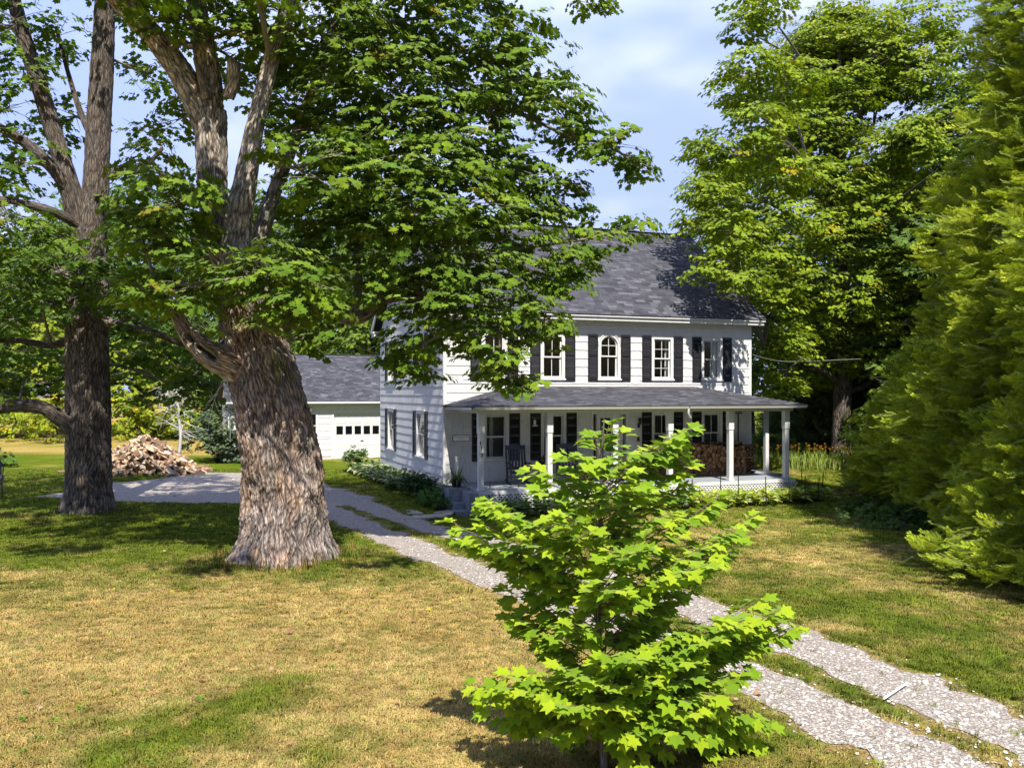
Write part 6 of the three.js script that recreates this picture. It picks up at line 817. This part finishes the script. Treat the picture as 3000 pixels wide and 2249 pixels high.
[[905, 1118, 0.55], [948, 1112, 0.6], [885, 1108, 0.45], [985, 1104, 0.5]].forEach(([x, y, r], i) => { const p = onGround(x, y), sh = new THREE.Shape(); for (let k = 0; k < 9; k++) { const a = k / 9 * 6.283, q = r * (0.75 + 0.35 * hash(k, i, 5)); k ? sh.lineTo(Math.cos(a) * q * 1.3, Math.sin(a) * q * 0.6) : sh.moveTo(Math.cos(a) * q * 1.3, Math.sin(a) * q * 0.6); } const s = solo('flagstone', slab(sh, 0, 0.05).rotateX(-Math.PI / 2), std({ color: lin(0.42, 0.38, 0.30), map: T.concrete, roughness: 0.95 }), 'flat sunken flagstone of the path from the driveway to the steps', 'flagstone', 'flagstones of the path to the steps'); s.position.set(p.x, p.y - 0.012, p.z); s.rotation.y = 0.3 + i; });
{ const a = onF(2591, 2060), b = onF(2661, 2013); a.y += 0.05; b.y += 0.05; solo('white_stick', rod(a, b, 0.013, 0.010, 7), std({ color: lin(0.72, 0.70, 0.66), roughness: 0.8 }), 'bleached white stick lying across the right wheel track', 'stick'); }
{ const c = thing('lawn_chair', 'black mesh lawn chair at the far left edge of the lawn', 'lawn chair', V3(-15.42, 0, -26.2), 0.5), tube = (pts, r = 0.018) => new THREE.TubeGeometry(new THREE.CatmullRomCurve3(pts.map((p) => V3(...p))), 24, r, 7);
  part(c, 'frame', tube([[-0.3, 0.0, 0.3], [-0.3, 0.4, 0.3], [0.0, 0.55, 0.42], [0.3, 0.4, 0.3], [0.3, 0.0, 0.3]]), M.black); part(c, 'frame', tube([[-0.3, 0, -0.3], [-0.3, 0.45, -0.2], [-0.28, 1.0, -0.45], [0.28, 1.0, -0.45], [0.3, 0.45, -0.2], [0.3, 0, -0.3]]), M.black); const s = new THREE.PlaneGeometry(0.58, 0.62, 8, 8), p = s.attributes.position; for (let i = 0; i < p.count; i++) p.setZ(i, -0.06 * (1 - (p.getX(i) / 0.29) ** 2)); s.computeVertexNormals(); part(c, 'seat_sling', s.clone().rotateX(-1.45).translate(0, 0.44, 0.05), M.black); part(c, 'back_sling', s.clone().rotateX(-0.3).translate(0, 0.74, -0.33), M.black); for (const k of [-1, 1]) part(c, 'arm', tube([[k * 0.31, 0.62, -0.3], [k * 0.36, 0.62, 0.0], [k * 0.34, 0.58, 0.32]], 0.025), M.black); }
{ const o = { pos: [], col: [] }; mapleLeaf(o, V3(0, 0, 0), V3(1, 0, 0), V3(0, 1, 0), 1, [1, 1, 1], 0.5, 0.3); const list = []; for (let i = 0; i < 130; i++) { const d = rr(7.4, 24), x = rr(-0.58, 0.4) * d; list.push({ p: V3(x, groundY(x, d) + 0.035, -d), q: E(rr(-0.5, 0.5), rr(0, 6.3), rr(-0.5, 0.5)), s: rr(0.05, 0.10), c: [[0.42, 0.24, 0.12], [0.30, 0.17, 0.09], [0.45, 0.42, 0.05], [0.55, 0.38, 0.22]][i % 4] }); } tag(instanced(scene, 'fallen_leaves', leafGeo(o), M.leaf, list), 'scattered brown and yellow fallen leaves on the lawn', 'leaves'); }
{ const list = []; for (let i = 0; i < 34; i++) { const p = onGround(rr(20, 460), rr(1470, 1655)), q = V3(p.x, 0.01, p.z); list.push({ p: q, q: E(0, rr(0, 6.3), 0), s: rr(0.2, 0.5), c: [rr(0.15, 0.28), rr(0.28, 0.36), 0.02] }); } tag(instanced(scene, 'seedlings', SMALL, M.leaf, list), 'small yellow green seedlings in the green patch of the dry lawn', 'seedlings'); }

renderer.render(scene, camera);
